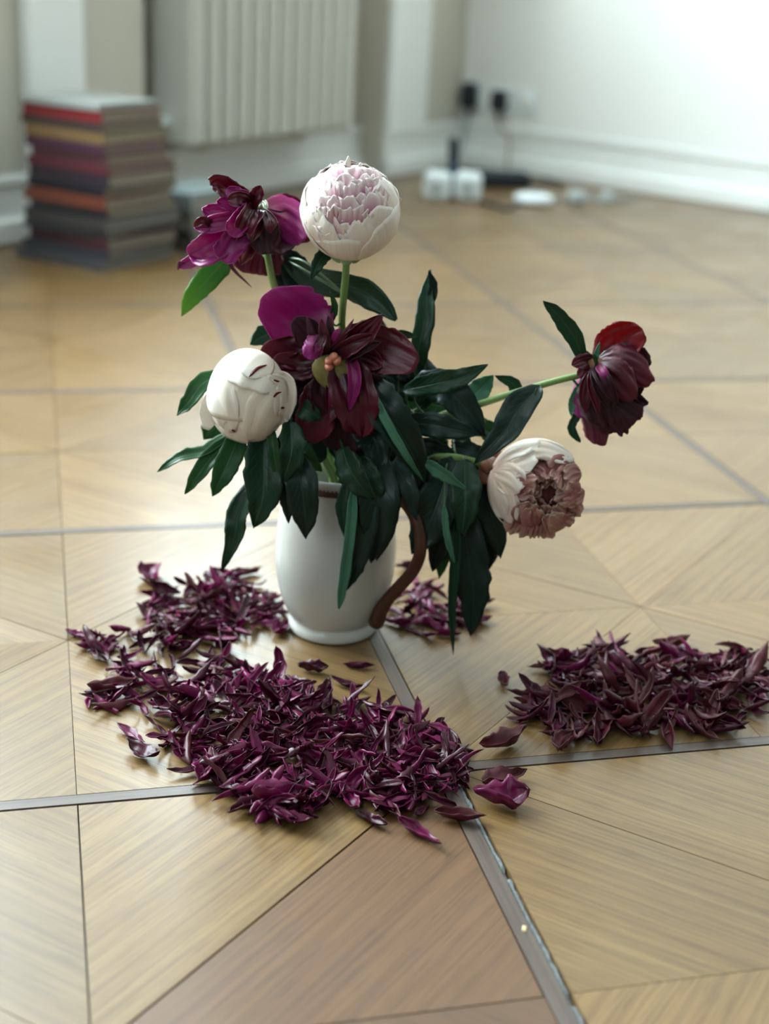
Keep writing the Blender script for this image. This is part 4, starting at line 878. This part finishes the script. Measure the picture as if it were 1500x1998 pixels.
# --- 4 ivory bud, left
D4 = -.06
p4 = Peony('closed ivory white peony bud hanging at the left', [(538, 735, D4 + .03), (560, 760, D4 + .045), (595, 830, -.01), (630, 890, -.005), (652, 940, .0), (662, 1020, .01), (640, 1130, .02)], [.0032, .0034, .0036, .0038, .004, .004, .004], M['stem'])
p4.ball(at(483, 772, D4), 76 * PXM, (-.42, -.50, -.75),
        [(10, 60, 2, 128, .97, .02), (75, 58, 2, 140, .985, .02), (140, 60, 2, 132, .97, .02), (205, 58, 2, 136, .985, .02), (265, 60, 2, 150, 1.0, .02), (325, 58, 2, 138, .985, .03), (40, 50, 40, 168, .95, .05), (160, 50, 40, 166, .95, .05), (285, 52, 40, 170, .965, .05)],
        (10, (140, 175), (.93, .9), .05), 'white', 'white', 'white', .86, 1.08)
c4_, R4_ = (483, 774), (78, 94)
for pts, wd, lf, k in (([(452, 768), (418, 786), (402, 838)], 52, .80, dict(tipr=.5, wrk=.01, wrap=False)), ([(496, 700), (486, 790), (478, 872)], 172, 1.03, dict(tipr=.26, ragged=.035, wrk=.018, nl=24, nw=24)),
                       ([(560, 745), (520, 800), (500, 866)], 84, 1.07, dict(tipr=.3, ragged=.05, wrk=.02)), ([(508, 674), (488, 708), (466, 752)], 150, 1.075, dict(tipr=.16, ragged=.02, wrk=.012, kind='broad_cap', nw=24)), ([(535, 690), (505, 704), (470, 726)], 70, 1.12, dict(tipr=.4, wrk=.012)),
                       ([(522, 732), (553, 748), (556, 792), (546, 832)], 44, 1.10, dict(tipr=.35, wrk=.04, ragged=.05, wrap=False)), ([(448, 690), (424, 760), (448, 846)], 74, 1.06, dict(tipr=.3, wrk=.015, ragged=.03)), ([(545, 803), (556, 817), (565, 836)], 12, 1.3, dict(kind='lance', ragged=0, wrap=False))):
    p4.dome(pts, wd, 'white', c4_, R4_, D4, lift=lf, **k)
for pts, wd, lf in (([(486, 735), (502, 719), (520, 712)], 5, 1.20), ([(534, 741), (541, 744), (545, 744)], 3, 1.40), ([(534, 775), (540, 768), (549, 765)], 4, 1.42), ([(548, 796), (554, 796), (557, 797)], 4, 1.42), ([(452, 839), (456, 841), (460, 842)], 3, 1.2)):
    p4.dome(pts, wd, 'crimson', c4_, R4_, D4, name='crimson_fleck', lift=lf, kind='lance', nl=8, nw=4, ragged=0, tipr=0, wrk=0)
p4.cap(at(541, 733, D4 + .028), (-.5, -.5, -.5), .009, 'sepal_g', 4, .9)
for pts, wd, mt, k in [
    ([(440, 735, -.04), (400, 745, -.045), (368, 785, -.05), (345, 811, -.05)], 40, 'leaf_l', dict(roll=(.3, .5))),
    ([(450, 790, -.02), (420, 825, -.02), (398, 858, -.02)], 54, 'leaf_l', dict(fold=.2)),
    ([(466, 832, -.04), (405, 878, -.06), (350, 893, -.07), (307, 921, -.07)], 32, 'leaf_l', dict(roll=(.9, .5))),
    ([(466, 840, -.045), (415, 890, -.065), (384, 930, -.075), (361, 964, -.075)], 38, 'leaf_l', dict(roll=(.4, .2), fold=.5)),
    ([(470, 838, -.05), (452, 885, -.07), (432, 930, -.08), (414, 968, -.08)], 52, 'leaf_l', dict(fold=.4)),
    ([(515, 835, -.06), (514, 905, -.075), (513, 970, -.085), (495, 1030, -.085)], 84, 'leaf', dict(fold=.45, ruf=.05)),
    ([(500, 930, -.05), (466, 1000, -.06), (458, 1045, -.065), (434, 1113, -.065)], 48, 'leaf', dict(roll=(.5, .2), ruf=.06)),
    ([(530, 835, -.07), (535, 890, -.08), (550, 962, -.08)], 26, 'leaf_l', dict(roll=(.3, .3))),
    ([(566, 822, -.07), (568, 880, -.09), (551, 945, -.09)], 58, 'leaf', dict(fold=.35, roll=(-.4, -.3))),
    ([(572, 880, -.06), (586, 935, -.085), (594, 1000, -.09), (597, 1051, -.09)], 66, 'leaf_b', dict(fold=.2)),
    ([(570, 890, -.06), (560, 950, -.08), (563, 1021, -.085)], 40, 'leaf_b', dict(fold=.2)),
    ([(582, 855, -.055), (598, 890, -.065), (628, 920, -.06)], 38, 'leaf_l', dict(fold=.5, roll=(-.3, -.3))),
    ([(545, 850, -.03), (560, 900, -.03), (575, 940, -.04)], 60, 'leaf_b', dict()),
    ([(600, 840, -.02), (610, 880, -.02), (590, 930, -.02)], 60, 'leaf_b', dict())]:
    p4.leaf(pts, wd, mt, **k)

# --- 5 dark red peony far right on the long stem
D5 = -.03
p5 = Peony('dark red wilting peony at far right on a long slanting stem', [(1150, 728, D5), (1090, 742, D5), (1000, 768, D5), (900, 800, D5), (850, 816, -.02), (780, 860, -.01), (715, 930, .0), (672, 1020, .01), (625, 1120, .0)], [.0030, .0032, .0034, .0036, .0038, .004, .004, .004, .004], M['stem'])
for pts, wd, mt, k in [
    ([(1160, 705, D5 + .008), (1205, 668, D5 + .012), (1256, 646, D5 + .002)], 84, 'crimson', dict(kind='ovate', tipr=.35, cup=.3, asym=.1)),
    ([(1160, 708, D5), (1212, 712, D5 - .012), (1270, 745, D5 - .008)], 78, 'maroon', dict(kind='ovate', tipr=.3, cup=-.6, ragged=.03, nl=22, nw=16)),
    ([(1162, 705, D5 + .01), (1220, 705, D5 + .006), (1268, 722, D5 + .0)], 70, 'wine', dict(kind='ovate', tipr=.3, cup=.3, ragged=.06)),
    ([(1158, 708, D5 - .004), (1195, 728, D5 - .022), (1240, 778, D5 - .018)], 66, 'maroon', dict(kind='ovate', tipr=.3, cup=-.5, ragged=.03, nl=22, nw=14)),
    ([(1160, 712, D5 + .005), (1205, 770, D5 + .004), (1258, 788, D5 - .002)], 74, 'wine', dict(kind='ovate', tipr=.2, cup=.3, ragged=.08, ruf=.05)),
    ([(1158, 715, D5 + .002), (1195, 785, D5), (1240, 826, D5 - .004)], 76, 'wine', dict(kind='ovate', tipr=.2, cup=.3, ragged=.08, ruf=.05)),
    ([(1155, 718, D5), (1180, 790, D5 - .008), (1214, 842, D5 - .008)], 78, 'wine', dict(kind='ovate', tipr=.2, cup=-.3, ragged=.08, ruf=.05)),
    ([(1152, 720, D5 - .005), (1162, 780, D5 - .014), (1185, 832, D5 - .014)], 70, 'wine', dict(kind='ovate', tipr=.25, cup=-.4, ragged=.06, ruf=.05)),
    ([(1150, 740, D5 + .004), (1158, 810, D5), (1172, 868, D5 - .006)], 50, 'maroon', dict(kind='ovate', tipr=.2, cup=-.4, ragged=.06)),
    ([(1150, 725, D5 + .004), (1134, 775, D5 + .004), (1134, 815, D5)], 40, 'mag', dict(kind='ovate', tipr=.3, cup=-.5)),
    ([(1152, 722, D5 - .008), (1142, 770, D5 - .012), (1142, 805, D5 - .014)], 26, 'maroon', dict(kind='lance', cup=.5)),
    ([(1160, 715, D5 - .012), (1170, 755, D5 - .026), (1188, 800, D5 - .024)], 26, 'wine', dict(kind='lance', cup=.7)),
    ([(1164, 714, D5 - .012), (1180, 745, D5 - .028), (1205, 790, D5 - .026)], 30, 'wine', dict(kind='lance', cup=.7)),
    ([(1160, 716, D5 - .010), (1158, 755, D5 - .022), (1170, 810, D5 - .024)], 24, 'maroon', dict(kind='lance', cup=.7)),
    ([(1166, 712, D5 - .012), (1178, 728, D5 - .026), (1186, 745, D5 - .026)], 18, 'mag', dict(kind='lance', cup=.7, nl=10, nw=6)),
    ([(1160, 705, D5 + .002), (1140, 705, D5 - .004), (1116, 712, D5 - .004)], 32, 'maroon', dict(kind='broad', cup=.3, ragged=.05)),
    ([(1155, 712, D5), (1140, 725, D5 - .006), (1128, 735, D5 - .006)], 26, 'maroon', dict(kind='broad', cup=.3)),
    ([(1200, 780, D5 - .010), (1225, 800, D5 - .012), (1250, 815, D5 - .01)], 40, 'wine', dict(kind='ovate', tipr=.2, ragged=.1)),
    ([(1190, 790, D5 - .012), (1205, 815, D5 - .014), (1218, 846, D5 - .012)], 40, 'wine', dict(kind='ovate', tipr=.2, ragged=.1))]:
    p5.petal(pts, wd, mt, **k)
p5.cap(at(1158, 712, D5), (.8, -.2, -.4), .008, 'sepal', 3, 1.0)
p5.leaf([(1140, 708, D5), (1118, 655, D5), (1086, 612, D5), (1059, 587, D5)], 36, 'leaf', fold=.3)
p5.leaf([(1165, 712, D5 - .01), (1160, 696, D5 - .012), (1158, 690, D5 - .012)], 9, 'leaf_l', fold=.5, nl=8, nw=4)
p5.leaf([(1160, 705, D5 - .004), (1164, 690, D5 - .004), (1170, 668, D5 - .004)], 12, 'leaf_p', fold=.4, nl=8, nw=4)
p5.leaf([(1153, 700, D5), (1142, 690, D5), (1134, 684, D5)], 14, 'leaf_b', fold=.5, nl=8, nw=4)
p5.leaf([(1134, 745, D5 + .006), (1118, 785, D5 + .006), (1114, 812, D5 + .002)], 20, 'leaf_p', fold=.4)
p5.leaf([(1132, 800, D5 + .006), (1115, 835, D5 + .002), (1132, 863, D5)], 18, 'leaf', fold=.5, kind='strap')
p5.leaf([(1054, 752, D5 - .005), (1010, 800, D5 - .02), (980, 850, D5 - .03), (925, 905, D5 - .03)], 64, 'leaf_b', fold=.3, roll=(.2, .2))
p5.leaf([(1046, 752, D5 - .004), (1030, 785, D5 - .012), (1008, 815, D5 - .02)], 22, 'leaf', fold=.3, roll=(.8, .8), petiole=False)
p5.leaf([(912, 782, D5), (938, 758, D5 + .01), (962, 732, D5 + .01)], 46, 'leaf_p', fold=.3)
p5.leaf([(1000, 790, D5 + .01), (1004, 752, D5 + .012), (965, 733, D5 + .01)], 28, 'leaf', fold=.3)
p5.leaf([(785, 762, -.02), (850, 748, -.04), (900, 736, -.045), (952, 711, -.045)], 46, 'leaf', fold=.25, ruf=.06)
p5.leaf([(800, 752, -.01), (865, 755, -.03), (910, 798, -.04), (946, 852, -.045)], 70, 'leaf_b', fold=.25)
p5.leaf([(790, 775, .02), (850, 790, .02), (905, 792, .02)], 56, 'leaf_l', fold=.2)
p5.leaf([(862, 808, .0), (920, 825, .0), (972, 852, -.005)], 50, 'leaf_l', fold=.2)
p5.leaf([(775, 825, -.03), (840, 828, -.045), (890, 838, -.05), (934, 848, -.05)], 50, 'leaf_b', fold=.25)
p5.leaf([(770, 735, .0), (800, 720, .0), (830, 738, .0)], 44, 'leaf_b', fold=.2)
p5.leaf([(945, 820, .0), (960, 850, .0), (975, 880, .0)], 40, 'leaf_l', fold=.3)

# --- 6 faded pink peony, lower right
D6 = -.045
p6 = Peony('faded pink peony with open crumpled centre at lower right', [(958, 910, D6 + .01), (925, 901, D6 + .01), (870, 892, D6 + .01), (800, 900, -.02), (735, 940, -.005), (690, 1010, .0), (635, 1130, -.01)], [.0036, .0038, .0038, .0038, .004, .004, .004], M['stem'])
p6.ball(at(1046, 951, D6), 94 * PXM, (.46, -.85, -.24),
        [(20, 50, 2, 84, 1.0, .03), (75, 50, 2, 104, 1.02, .04), (120, 48, 2, 100, 1.02, .04), (165, 48, 2, 92, 1.0, .05), (215, 50, 2, 84, 1.01, .04), (260, 46, 2, 82, .99, .05), (310, 48, 2, 78, .97, .05), (350, 46, 2, 80, .98, .05), (98, 40, 30, 112, .99, .05), (142, 40, 30, 104, .98, .06)],
        (62, (82, 146), (.95, .62), .06), 'cream', 'rose', 'rose', .58)
c6_, R6_ = (1046, 951), (95, 96)
for pts, wd, lf, k in (([(966, 905), (1050, 868), (1122, 896)], 56, .99, dict(tipr=.3, kind='ovate')), ([(955, 908), (985, 872), (1052, 860)], 58, 1.04, dict(tipr=.35)), ([(956, 912), (1000, 905), (1044, 884)], 58, 1.02, dict(tipr=.3, ragged=.05)),
                       ([(955, 918), (988, 930), (1016, 958)], 62, 1.03, dict(tipr=.25, ragged=.05)), ([(952, 915), (958, 965), (985, 1012)], 56, 1.05, dict(tipr=.35)), ([(960, 930), (985, 970), (1003, 1022)], 46, 1.02, dict(tipr=.3, ragged=.06))):
    p6.dome(pts, wd, 'cream', c6_, R6_, D6, lift=lf, wrk=.03, **k)
rg6 = np.random.default_rng(11)
for ring, (r0, r1, n6, lf) in enumerate(((84, 46, 13, .99), (66, 30, 11, .93), (50, 24, 8, .84), (36, 16, 4, .70))):
    for k in range(n6):
        a = 2 * math.pi * (k + .5 * (ring % 2)) / n6 + rg6.normal(0, .2); b = a + rg6.uniform(-.5, .9); cxx, cyy = 1066 + rg6.normal(0, 5), 966 + rg6.normal(0, 5)
        if ring == 0 and (a % 6.283) > 2.6 and (a % 6.283) < 4.6: continue
        p6.dome([(cxx + r0 * math.cos(a), cyy + r0 * .95 * math.sin(a)), (cxx + (r0 + r1) / 2 * math.cos((a + b) / 2), cyy + (r0 + r1) / 2 * math.sin((a + b) / 2)), (cxx + r1 * math.cos(b), cyy + r1 * math.sin(b))], rg6.uniform(34, 52), 'rose', c6_, R6_, D6, lift=lf + rg6.normal(0, .045), tipr=.3, ragged=.08, wrk=.05, curl=rg6.uniform(-.08, .16), nl=14, nw=14)
p6.cap(at(953, 908, D6 + .008), (.8, -.3, -.3), .010, 'sepal', 4, .9)
for pts, wd in (([(1075, 1000, D6 - .02), (1100, 1012, D6 - .02), (1116, 1026, D6 - .012)], 30), ([(1060, 1005, D6 - .022), (1066, 1030, D6 - .022), (1070, 1049, D6 - .012)], 38), ([(1010, 995, D6 - .02), (1000, 1020, D6 - .02), (990, 1040, D6 - .012)], 36), ([(1030, 1000, D6 - .022), (1022, 1028, D6 - .022), (1014, 1047, D6 - .012)], 38), ([(1045, 1005, D6 - .024), (1042, 1032, D6 - .024), (1040, 1049, D6 - .014)], 36), ([(1095, 985, D6 - .012), (1120, 992, D6 - .012), (1130, 1008, D6 - .006)], 34)):
    p6.petal(pts, wd, 'rose', kind='ovate', tipr=.3, cup=-.3, ragged=.10, wrk=.05)
for pts, wd, mt, k in [
    ([(830, 902, -.06), (862, 922, -.075), (909, 955, -.075)], 32, 'leaf_p', dict(fold=.3, roll=(.6, .6))),
    ([(880, 890, -.04), (856, 970, -.055), (830, 1035, -.06), (803, 1081, -.06)], 84, 'leaf_b', dict(fold=.3)),
    ([(906, 895, -.045), (908, 970, -.065), (902, 1047, -.065)], 62, 'leaf', dict(fold=.25)),
    ([(930, 910, -.03), (948, 975, -.04), (966, 1030, -.045), (977, 1089, -.045)], 62, 'leaf_b', dict(fold=.25)),
    ([(890, 960, -.03), (862, 1050, -.035), (844, 1115, -.035)], 54, 'leaf_b', dict(fold=.25)),
    ([(880, 1020, -.02), (864, 1085, -.025), (857, 1129, -.025)], 30, 'leaf_l', dict(fold=.2)),
    ([(905, 980, -.045), (914, 1085, -.055), (924, 1160, -.06), (918, 1242, -.06)], 78, 'leaf_b', dict(fold=.25)),
    ([(892, 1000, -.06), (888, 1090, -.065), (882, 1185, -.066), (884, 1278, -.064)], 24, 'leaf', dict(fold=.7, kind='lance')),
    ([(925, 930, -.03), (948, 1040, -.035), (940, 1132, -.035)], 66, 'leaf_b', dict(fold=.25)),
    ([(866, 985, -.07), (872, 1045, -.075), (886, 1098, -.072)], 15, 'leaf_p', dict(fold=.6, kind='strap')),
    ([(900, 940, -.02), (900, 1040, -.02), (905, 1130, -.02)], 90, 'leaf_b', dict(fold=.2)),
    ([(880, 905, -.02), (930, 960, -.02), (945, 1020, -.02)], 80, 'leaf_b', dict(fold=.2)),
    ([(765, 900, -.045), (796, 950, -.065), (812, 1015, -.07)], 40, 'leaf_b', dict(fold=.3)),
    ([(780, 880, -.04), (815, 930, -.05), (830, 990, -.05)], 60, 'leaf_b', dict(fold=.3)),
    ([(840, 850, .0), (850, 870, .0), (872, 900, .0)], 56, 'leaf', dict(fold=.2)),
    ([(890, 840, .0), (905, 875, -.01), (915, 905, -.02)], 40, 'leaf', dict(fold=.3)),
    ([(800, 870, -.02), (850, 880, -.03), (905, 905, -.03)], 44, 'leaf_b', dict(fold=.3)),
    ([(880, 870, -.02), (920, 880, -.03), (955, 885, -.03)], 36, 'leaf_b', dict(fold=.3))]:
    p6.leaf(pts, wd, mt, **k)

# ------------------------------------------------------------------ fallen petals
def fallen_mesh(seed, L, W, fold=False):
    rg = np.random.default_rng(seed); nl, nw = (13, 6) if not fold else (18, 10)
    bend = rg.uniform(-.6, 1.7); cup = rg.uniform(.4, 1.5) * rg.choice([1, 1, -1]); tw = rg.uniform(-1.5, 1.5); q1, q2, q3 = rg.random(3) * 6.28; sk = rg.uniform(-.25, .25); ph = rg.random() * 6.28
    hook = rg.uniform(-.2, .9) * (rg.random() < .5)
    if fold: cup = .7 + .6 * rg.random(); bend = .5 + .7 * rg.random(); tw = rg.choice([-1, 1]) * (.5 + rg.random())
    G = np.zeros((nl + 1, nw + 1, 3)); th = -bend / 2; x = z = 0.0; ctr = []
    for i in range(nl + 1):
        s = i / nl; ctr.append((x, z, th)); t_ = th + hook * max(0, s - .7) / .3
        x += L / nl * math.cos(t_); z += L / nl * math.sin(t_); th += bend / nl
    e0, e1 = rg.uniform(.45, .8), rg.uniform(.5, .9)
    for i in range(nl + 1):
        s = i / nl; w = max(.03, s ** e0 * (1 - s) ** e1 / (.5 ** (e0 + e1))) * W / 2 * (1 + .14 * math.sin(9 * s + ph) + .10 * math.sin(21 * s + q1))
        cx, cz, t_ = ctr[i]
        for j in range(nw + 1):
            t = -1 + 2 * j / nw; dy = t * w; dz = cup * w * (t * t - .3) + .12 * w * math.sin(7 * s + 3 * t + ph) + .12 * w * math.sin(6 * t + 3 * s + q2) + .10 * w * math.sin(17 * s + 2 * t + q3) + (.14 * w * math.sin(13 * t + 4 * s + ph) if fold else 0)
            a = tw * (s - .5); y2 = dy * math.cos(a) - dz * math.sin(a); z2 = dy * math.sin(a) + dz * math.cos(a)
            G[i, j] = (cx - z2 * math.sin(t_) - L / 2 + (L * .05 * math.sin(9 * t + q1) * (s > .85) * (s - .85) / .15), y2 + sk * L * 4 * s * (1 - s) * .3, cz + z2 * math.cos(t_))
    G[..., 2] -= G[..., 2].mean(); return solid(G, .00035)
VAR = []
for k in range(40):
    L = .022 + .022 * RNG.random(); W = L * RNG.uniform(.15, .29)
    VAR.append((fallen_mesh(300 + k, L, W), L))
FMESH = {}
FM = ['fall_a', 'fall_b', 'fall_c']
def fmesh(k, mt):
    if (k, mt) not in FMESH:
        (V, Fc, uv), L = VAR[k]; me = bpy.data.meshes.new('fallen_petal'); me.from_pydata([tuple(v) for v in V], [], [tuple(f) for f in Fc])
        me.polygons.foreach_set('use_smooth', [True] * len(me.polygons)); lay = me.uv_layers.new(name='UVMap')
        idx = np.zeros(len(me.loops), dtype=np.int32); me.loops.foreach_get('vertex_index', idx); lay.data.foreach_set('uv', np.asarray(uv)[idx].ravel())
        me.materials.append(M[mt]); FMESH[(k, mt)] = me
    return FMESH[(k, mt)]
CELL = .004; HG = {}
def drop(x, y, k, yaw, pitch, roll_, sc, grow=.0016):
    (V, Fc, uv), L = VAR[k]
    mt = Matrix.Rotation(yaw, 3, 'Z') @ Matrix.Rotation(pitch, 3, 'Y') @ Matrix.Rotation(roll_, 3, 'X'); A = np.array(mt)
    W = V @ A.T * sc; cells = {(int(math.floor((x + q[0]) / CELL)), int(math.floor((y + q[1]) / CELL))) for q in W}
    hs = [HG.get(c, 0.0) for c in cells]; h0 = float(np.mean(hs)) * .8 + .0005
    z = h0 - W[:, 2].min() if h0 < .004 else h0 - np.quantile(W[:, 2], .12)
    z = max(z, .0004 - W[:, 2].min())
    for c in cells: HG[c] = HG.get(c, 0.0) + grow
    return mt.to_euler(), z, W
def inpoly(x, y, P):
    r = False; n = len(P)
    for i in range(n):
        x1, y1 = P[i]; x2, y2 = P[(i + 1) % n]
        if (y1 > y) != (y2 > y) and x < (x2 - x1) * (y - y1) / (y2 - y1) + x1: r = not r
    return r
HEAPS = [  # polygon in the picture's floor, count, individuals, scale, pick weights, label, group
    ([(272, 1195), (300, 1160), (350, 1140), (400, 1150), (440, 1125), (480, 1135), (500, 1160), (552, 1170), (558, 1195), (520, 1222), (470, 1248), (400, 1245), (330, 1232), (290, 1215)], 175, 48, .95, (.42, .48, .1), 'petal in the heap left behind the jug', 'petals in the heap left behind the jug'),
    ([(150, 1248), (240, 1236), (330, 1228), (440, 1250), (430, 1290), (500, 1310), (560, 1330), (650, 1362), (640, 1390), (540, 1385), (420, 1370), (320, 1390), (240, 1398), (180, 1380), (175, 1350), (240, 1340), (190, 1310), (165, 1280)], 165, 60, .95, (.45, .45, .1), 'petal in the loose scatter left of the jug', 'petals in the loose scatter left of the jug'),
    ([(290, 1400), (330, 1375), (420, 1350), (520, 1345), (640, 1375), (740, 1385), (830, 1410), (880, 1450), (915, 1500), (900, 1545), (850, 1575), (760, 1590), (690, 1570), (640, 1560), (600, 1600), (540, 1610), (480, 1590), (440, 1550), (380, 1530), (350, 1490), (300, 1440)], 560, 95, 1.0, (.42, .53, .05), 'petal in the dense heap in front of the jug', 'petals in the dense front heap'),
    ([(1015, 1390), (1060, 1345), (1065, 1300), (1150, 1285), (1170, 1265), (1260, 1300), (1290, 1260), (1400, 1275), (1485, 1290), (1485, 1400), (1390, 1432), (1250, 1440), (1150, 1450), (1060, 1445), (1035, 1420)], 300, 46, 1.25, (.12, .5, .38), 'petal in the heap at the right edge', 'petals in the right-hand heap'),
    ([(752, 1195), (790, 1140), (830, 1135), (860, 1165), (930, 1180), (940, 1215), (925, 1240), (850, 1245), (790, 1235), (765, 1215)], 70, 24, .95, (.55, .35, .1), 'petal in the small heap behind the jug handle', 'petals behind the jug handle')]
stuffV = []; stuffF = []; stuffM = []; stuffUV = []
def put_petal(x, y, k, mt, yaw, pitch, rl, sc, label, group=None, grow=.0016):
    eu, z, W = drop(x, y, k, yaw, pitch, rl, sc, grow)
    o = bpy.data.objects.new('fallen_petal', fmesh(k, mt)); COL.objects.link(o)
    o.location = (x, y, z); o.rotation_euler = eu; o.scale = (sc,) * 3; return tag(o, label, 'petal', group)
SHADE = {'fall_a': 'bright magenta', 'fall_b': 'dark wine', 'fall_c': 'rusty red-brown'}
for poly, cntn, ind, sc0, wts, label, group in HEAPS:
    xs = [p[0] for p in poly]; ys = [p[1] for p in poly]; spots = []
    gr = .0021 if 'front heap' in group or 'right-hand' in group else .0017
    while len(spots) < cntn:
        x, y = RNG.uniform(min(xs), max(xs)), RNG.uniform(min(ys), max(ys))
        if inpoly(x, y, poly): spots.append((x, y))
    for n, (x, y) in enumerate(spots):
        P = floor_at(x, y); k = int(RNG.integers(len(VAR))); mt = FM[int(RNG.choice(3, p=wts))]
        up = n > cntn * .45; yaw = RNG.uniform(0, 6.28); pt = RNG.normal(0, .22 if not up else .38); rl = RNG.normal(0, .5 if not up else .8); sc = sc0 * RNG.uniform(.75, 1.2)
        if n >= cntn - ind:
            put_petal(P[0], P[1], k, mt, yaw, pt, rl, sc, SHADE[mt] + ' ' + label, group, gr)
        else:
            eu, z, W = drop(P[0], P[1], k, yaw, pt, rl, sc, gr)
            (V, Fc, uv), L = VAR[k]; b = len(stuffV); stuffV += list(W + np.array([P[0], P[1], z])); stuffF += [tuple(q + b for q in f) for f in Fc]; stuffUV += list(uv); stuffM += [FM.index(mt)] * len(Fc)
so = mk('fallen_petals', stuffV, stuffF, M['fall_a'], None, True, stuffUV)
so.data.materials.append(M['fall_b']); so.data.materials.append(M['fall_c']); so.data.polygons.foreach_set('material_index', stuffM)
tag(so, 'wine and purple petals buried in the lower layers of the heaps', 'petals', kind='stuff')
# single petals lying apart: two end points in the picture, width factor, material, label
def lone(x0, y0, x1, y1, wf, mt, label, bend=.4, seed=0, cup=.6):
    A, B = floor_at(x0, y0), floor_at(x1, y1); L = np.linalg.norm(B - A); c = (A + B) / 2; yaw = math.atan2(B[1] - A[1], B[0] - A[0])
    rg = np.random.default_rng(seed); V, Fc, uv = fallen_mesh(700 + seed, L, L * wf * 1.1, True)
    ca, sa = math.cos(yaw), math.sin(yaw); W = np.stack([V[:, 0] * ca - V[:, 1] * sa, V[:, 0] * sa + V[:, 1] * ca, V[:, 2]], 1)
    W[:, 2] -= W[:, 2].min() - .0004
    if abs(x0) > 0: 
        cells = {(int(math.floor((c[0] + q[0]) / CELL)), int(math.floor((c[1] + q[1]) / CELL))) for q in W}
        W[:, 2] += .7 * float(np.mean([HG.get(q, 0) for q in cells]))
    me_o = mk('fallen_petal', W, Fc, M[mt], None, True, uv); me_o.location = c; return tag(me_o, label, 'petal')
LONE = [(128, 1236, 172, 1246, .3, 'fall_a', 'single petal farthest left on the floor'),
 (282, 1120, 308, 1148, .55, 'fall_a', 'single petal standing apart above the left heap'),
 (535, 1245, 566, 1218, .35, 'fall_a', 'single petal touching the left of the jug foot'),
 (228, 1422, 282, 1458, .2, 'fall_a', 'thin curled petal lying upper left of a larger dark one'),
 (246, 1458, 316, 1492, .34, 'fall_b', 'dark petal on bare wood left of the front heap'),
 (668, 1302, 730, 1304, .22, 'fall_b', 'flat dark petal on the floor just below the jug'),
 (580, 1308, 640, 1312, .4, 'fall_b', 'forked petal below left of the jug foot'),
 (645, 1330, 712, 1350, .2, 'fall_b', 'thin forked petal between jug and front heap'),
 (978, 1322, 990, 1348, .4, 'fall_c', 'tiny dark curl alone right of the jug'),
 (932, 1482, 1026, 1440, .28, 'fall_c', 'long brown-red petal between the front and right heaps'),
 (920, 1568, 1034, 1572, .5, 'fall_a', 'broad magenta petal alone at right of the front heap'),
 (940, 1545, 1026, 1518, .42, 'fall_c', 'brown-red petal leaning behind the broad magenta petal'),
 (845, 1598, 945, 1606, .26, 'fall_c', 'red-brown petal lying across the inlay strip'),
 (850, 1588, 920, 1592, .2, 'fall_c', 'slim petal resting on the red-brown petal by the strip'),
 (775, 1612, 862, 1664, .16, 'fall_a', 'slender glossy petal nearest the camera'),
 (662, 1552, 700, 1600, .3, 'fall_a', 'pale-edged petal end at the front of the heap'),
 (690, 1592, 756, 1620, .28, 'fall_b', 'dark petal lying across the diagonal floor joint'),
 (808, 1598, 838, 1580, .35, 'fall_b', 'small hooked petal left of the inlay strip'),
 (530, 1605, 612, 1620, .3, 'fall_a', 'petal tip nearest the camera under the front heap'),
 (490, 1588, 606, 1582, .34, 'fall_a', 'large magenta petal at the front edge of the dense heap'),
 (325, 1515, 410, 1505, .16, 'fall_b', 'thin petal pointing left from the front heap'),
 (440, 1505, 560, 1500, .30, 'fall_a', 'broad pinkish purple petal lying on the front heap'),
 (390, 1545, 400, 1505, .5, 'fall_a', 'small upright petal over the left inlay strip'),
 (455, 1125, 512, 1116, .28, 'fall_b', 'petal sticking out at the top of the left heap'),
 (770, 1112, 815, 1104, .28, 'fall_b', 'petal seen through the gap of the jug handle'),
 (915, 1190, 966, 1182, .3, 'fall_b', 'petal pointing right from behind the hanging leaves'),
 (920, 1222, 958, 1212, .3, 'fall_a', 'lower petal pointing right from behind the hanging leaves'),
 (1060, 1292, 1150, 1300, .3, 'fall_c', 'rusty petal at the upper left of the right heap'),
 (1000, 1378, 1065, 1386, .3, 'fall_c', 'blunt dark petal sticking out left of the right heap'),
 (1088, 1482, 1118, 1446, .45, 'fall_c', 'dark petal hanging over the strip below the right heap'),
 (1270, 1268, 1345, 1255, .25, 'fall_c', 'curled petal on top of the right heap'),
 (170, 1362, 270, 1350, .36, 'fall_c', 'reddish folded petal at the left edge of the scatter')]
for k, (a, b, c, d, wf, mt, lab) in enumerate(LONE): lone(a, b, c, d, wf, mt, lab, seed=k)
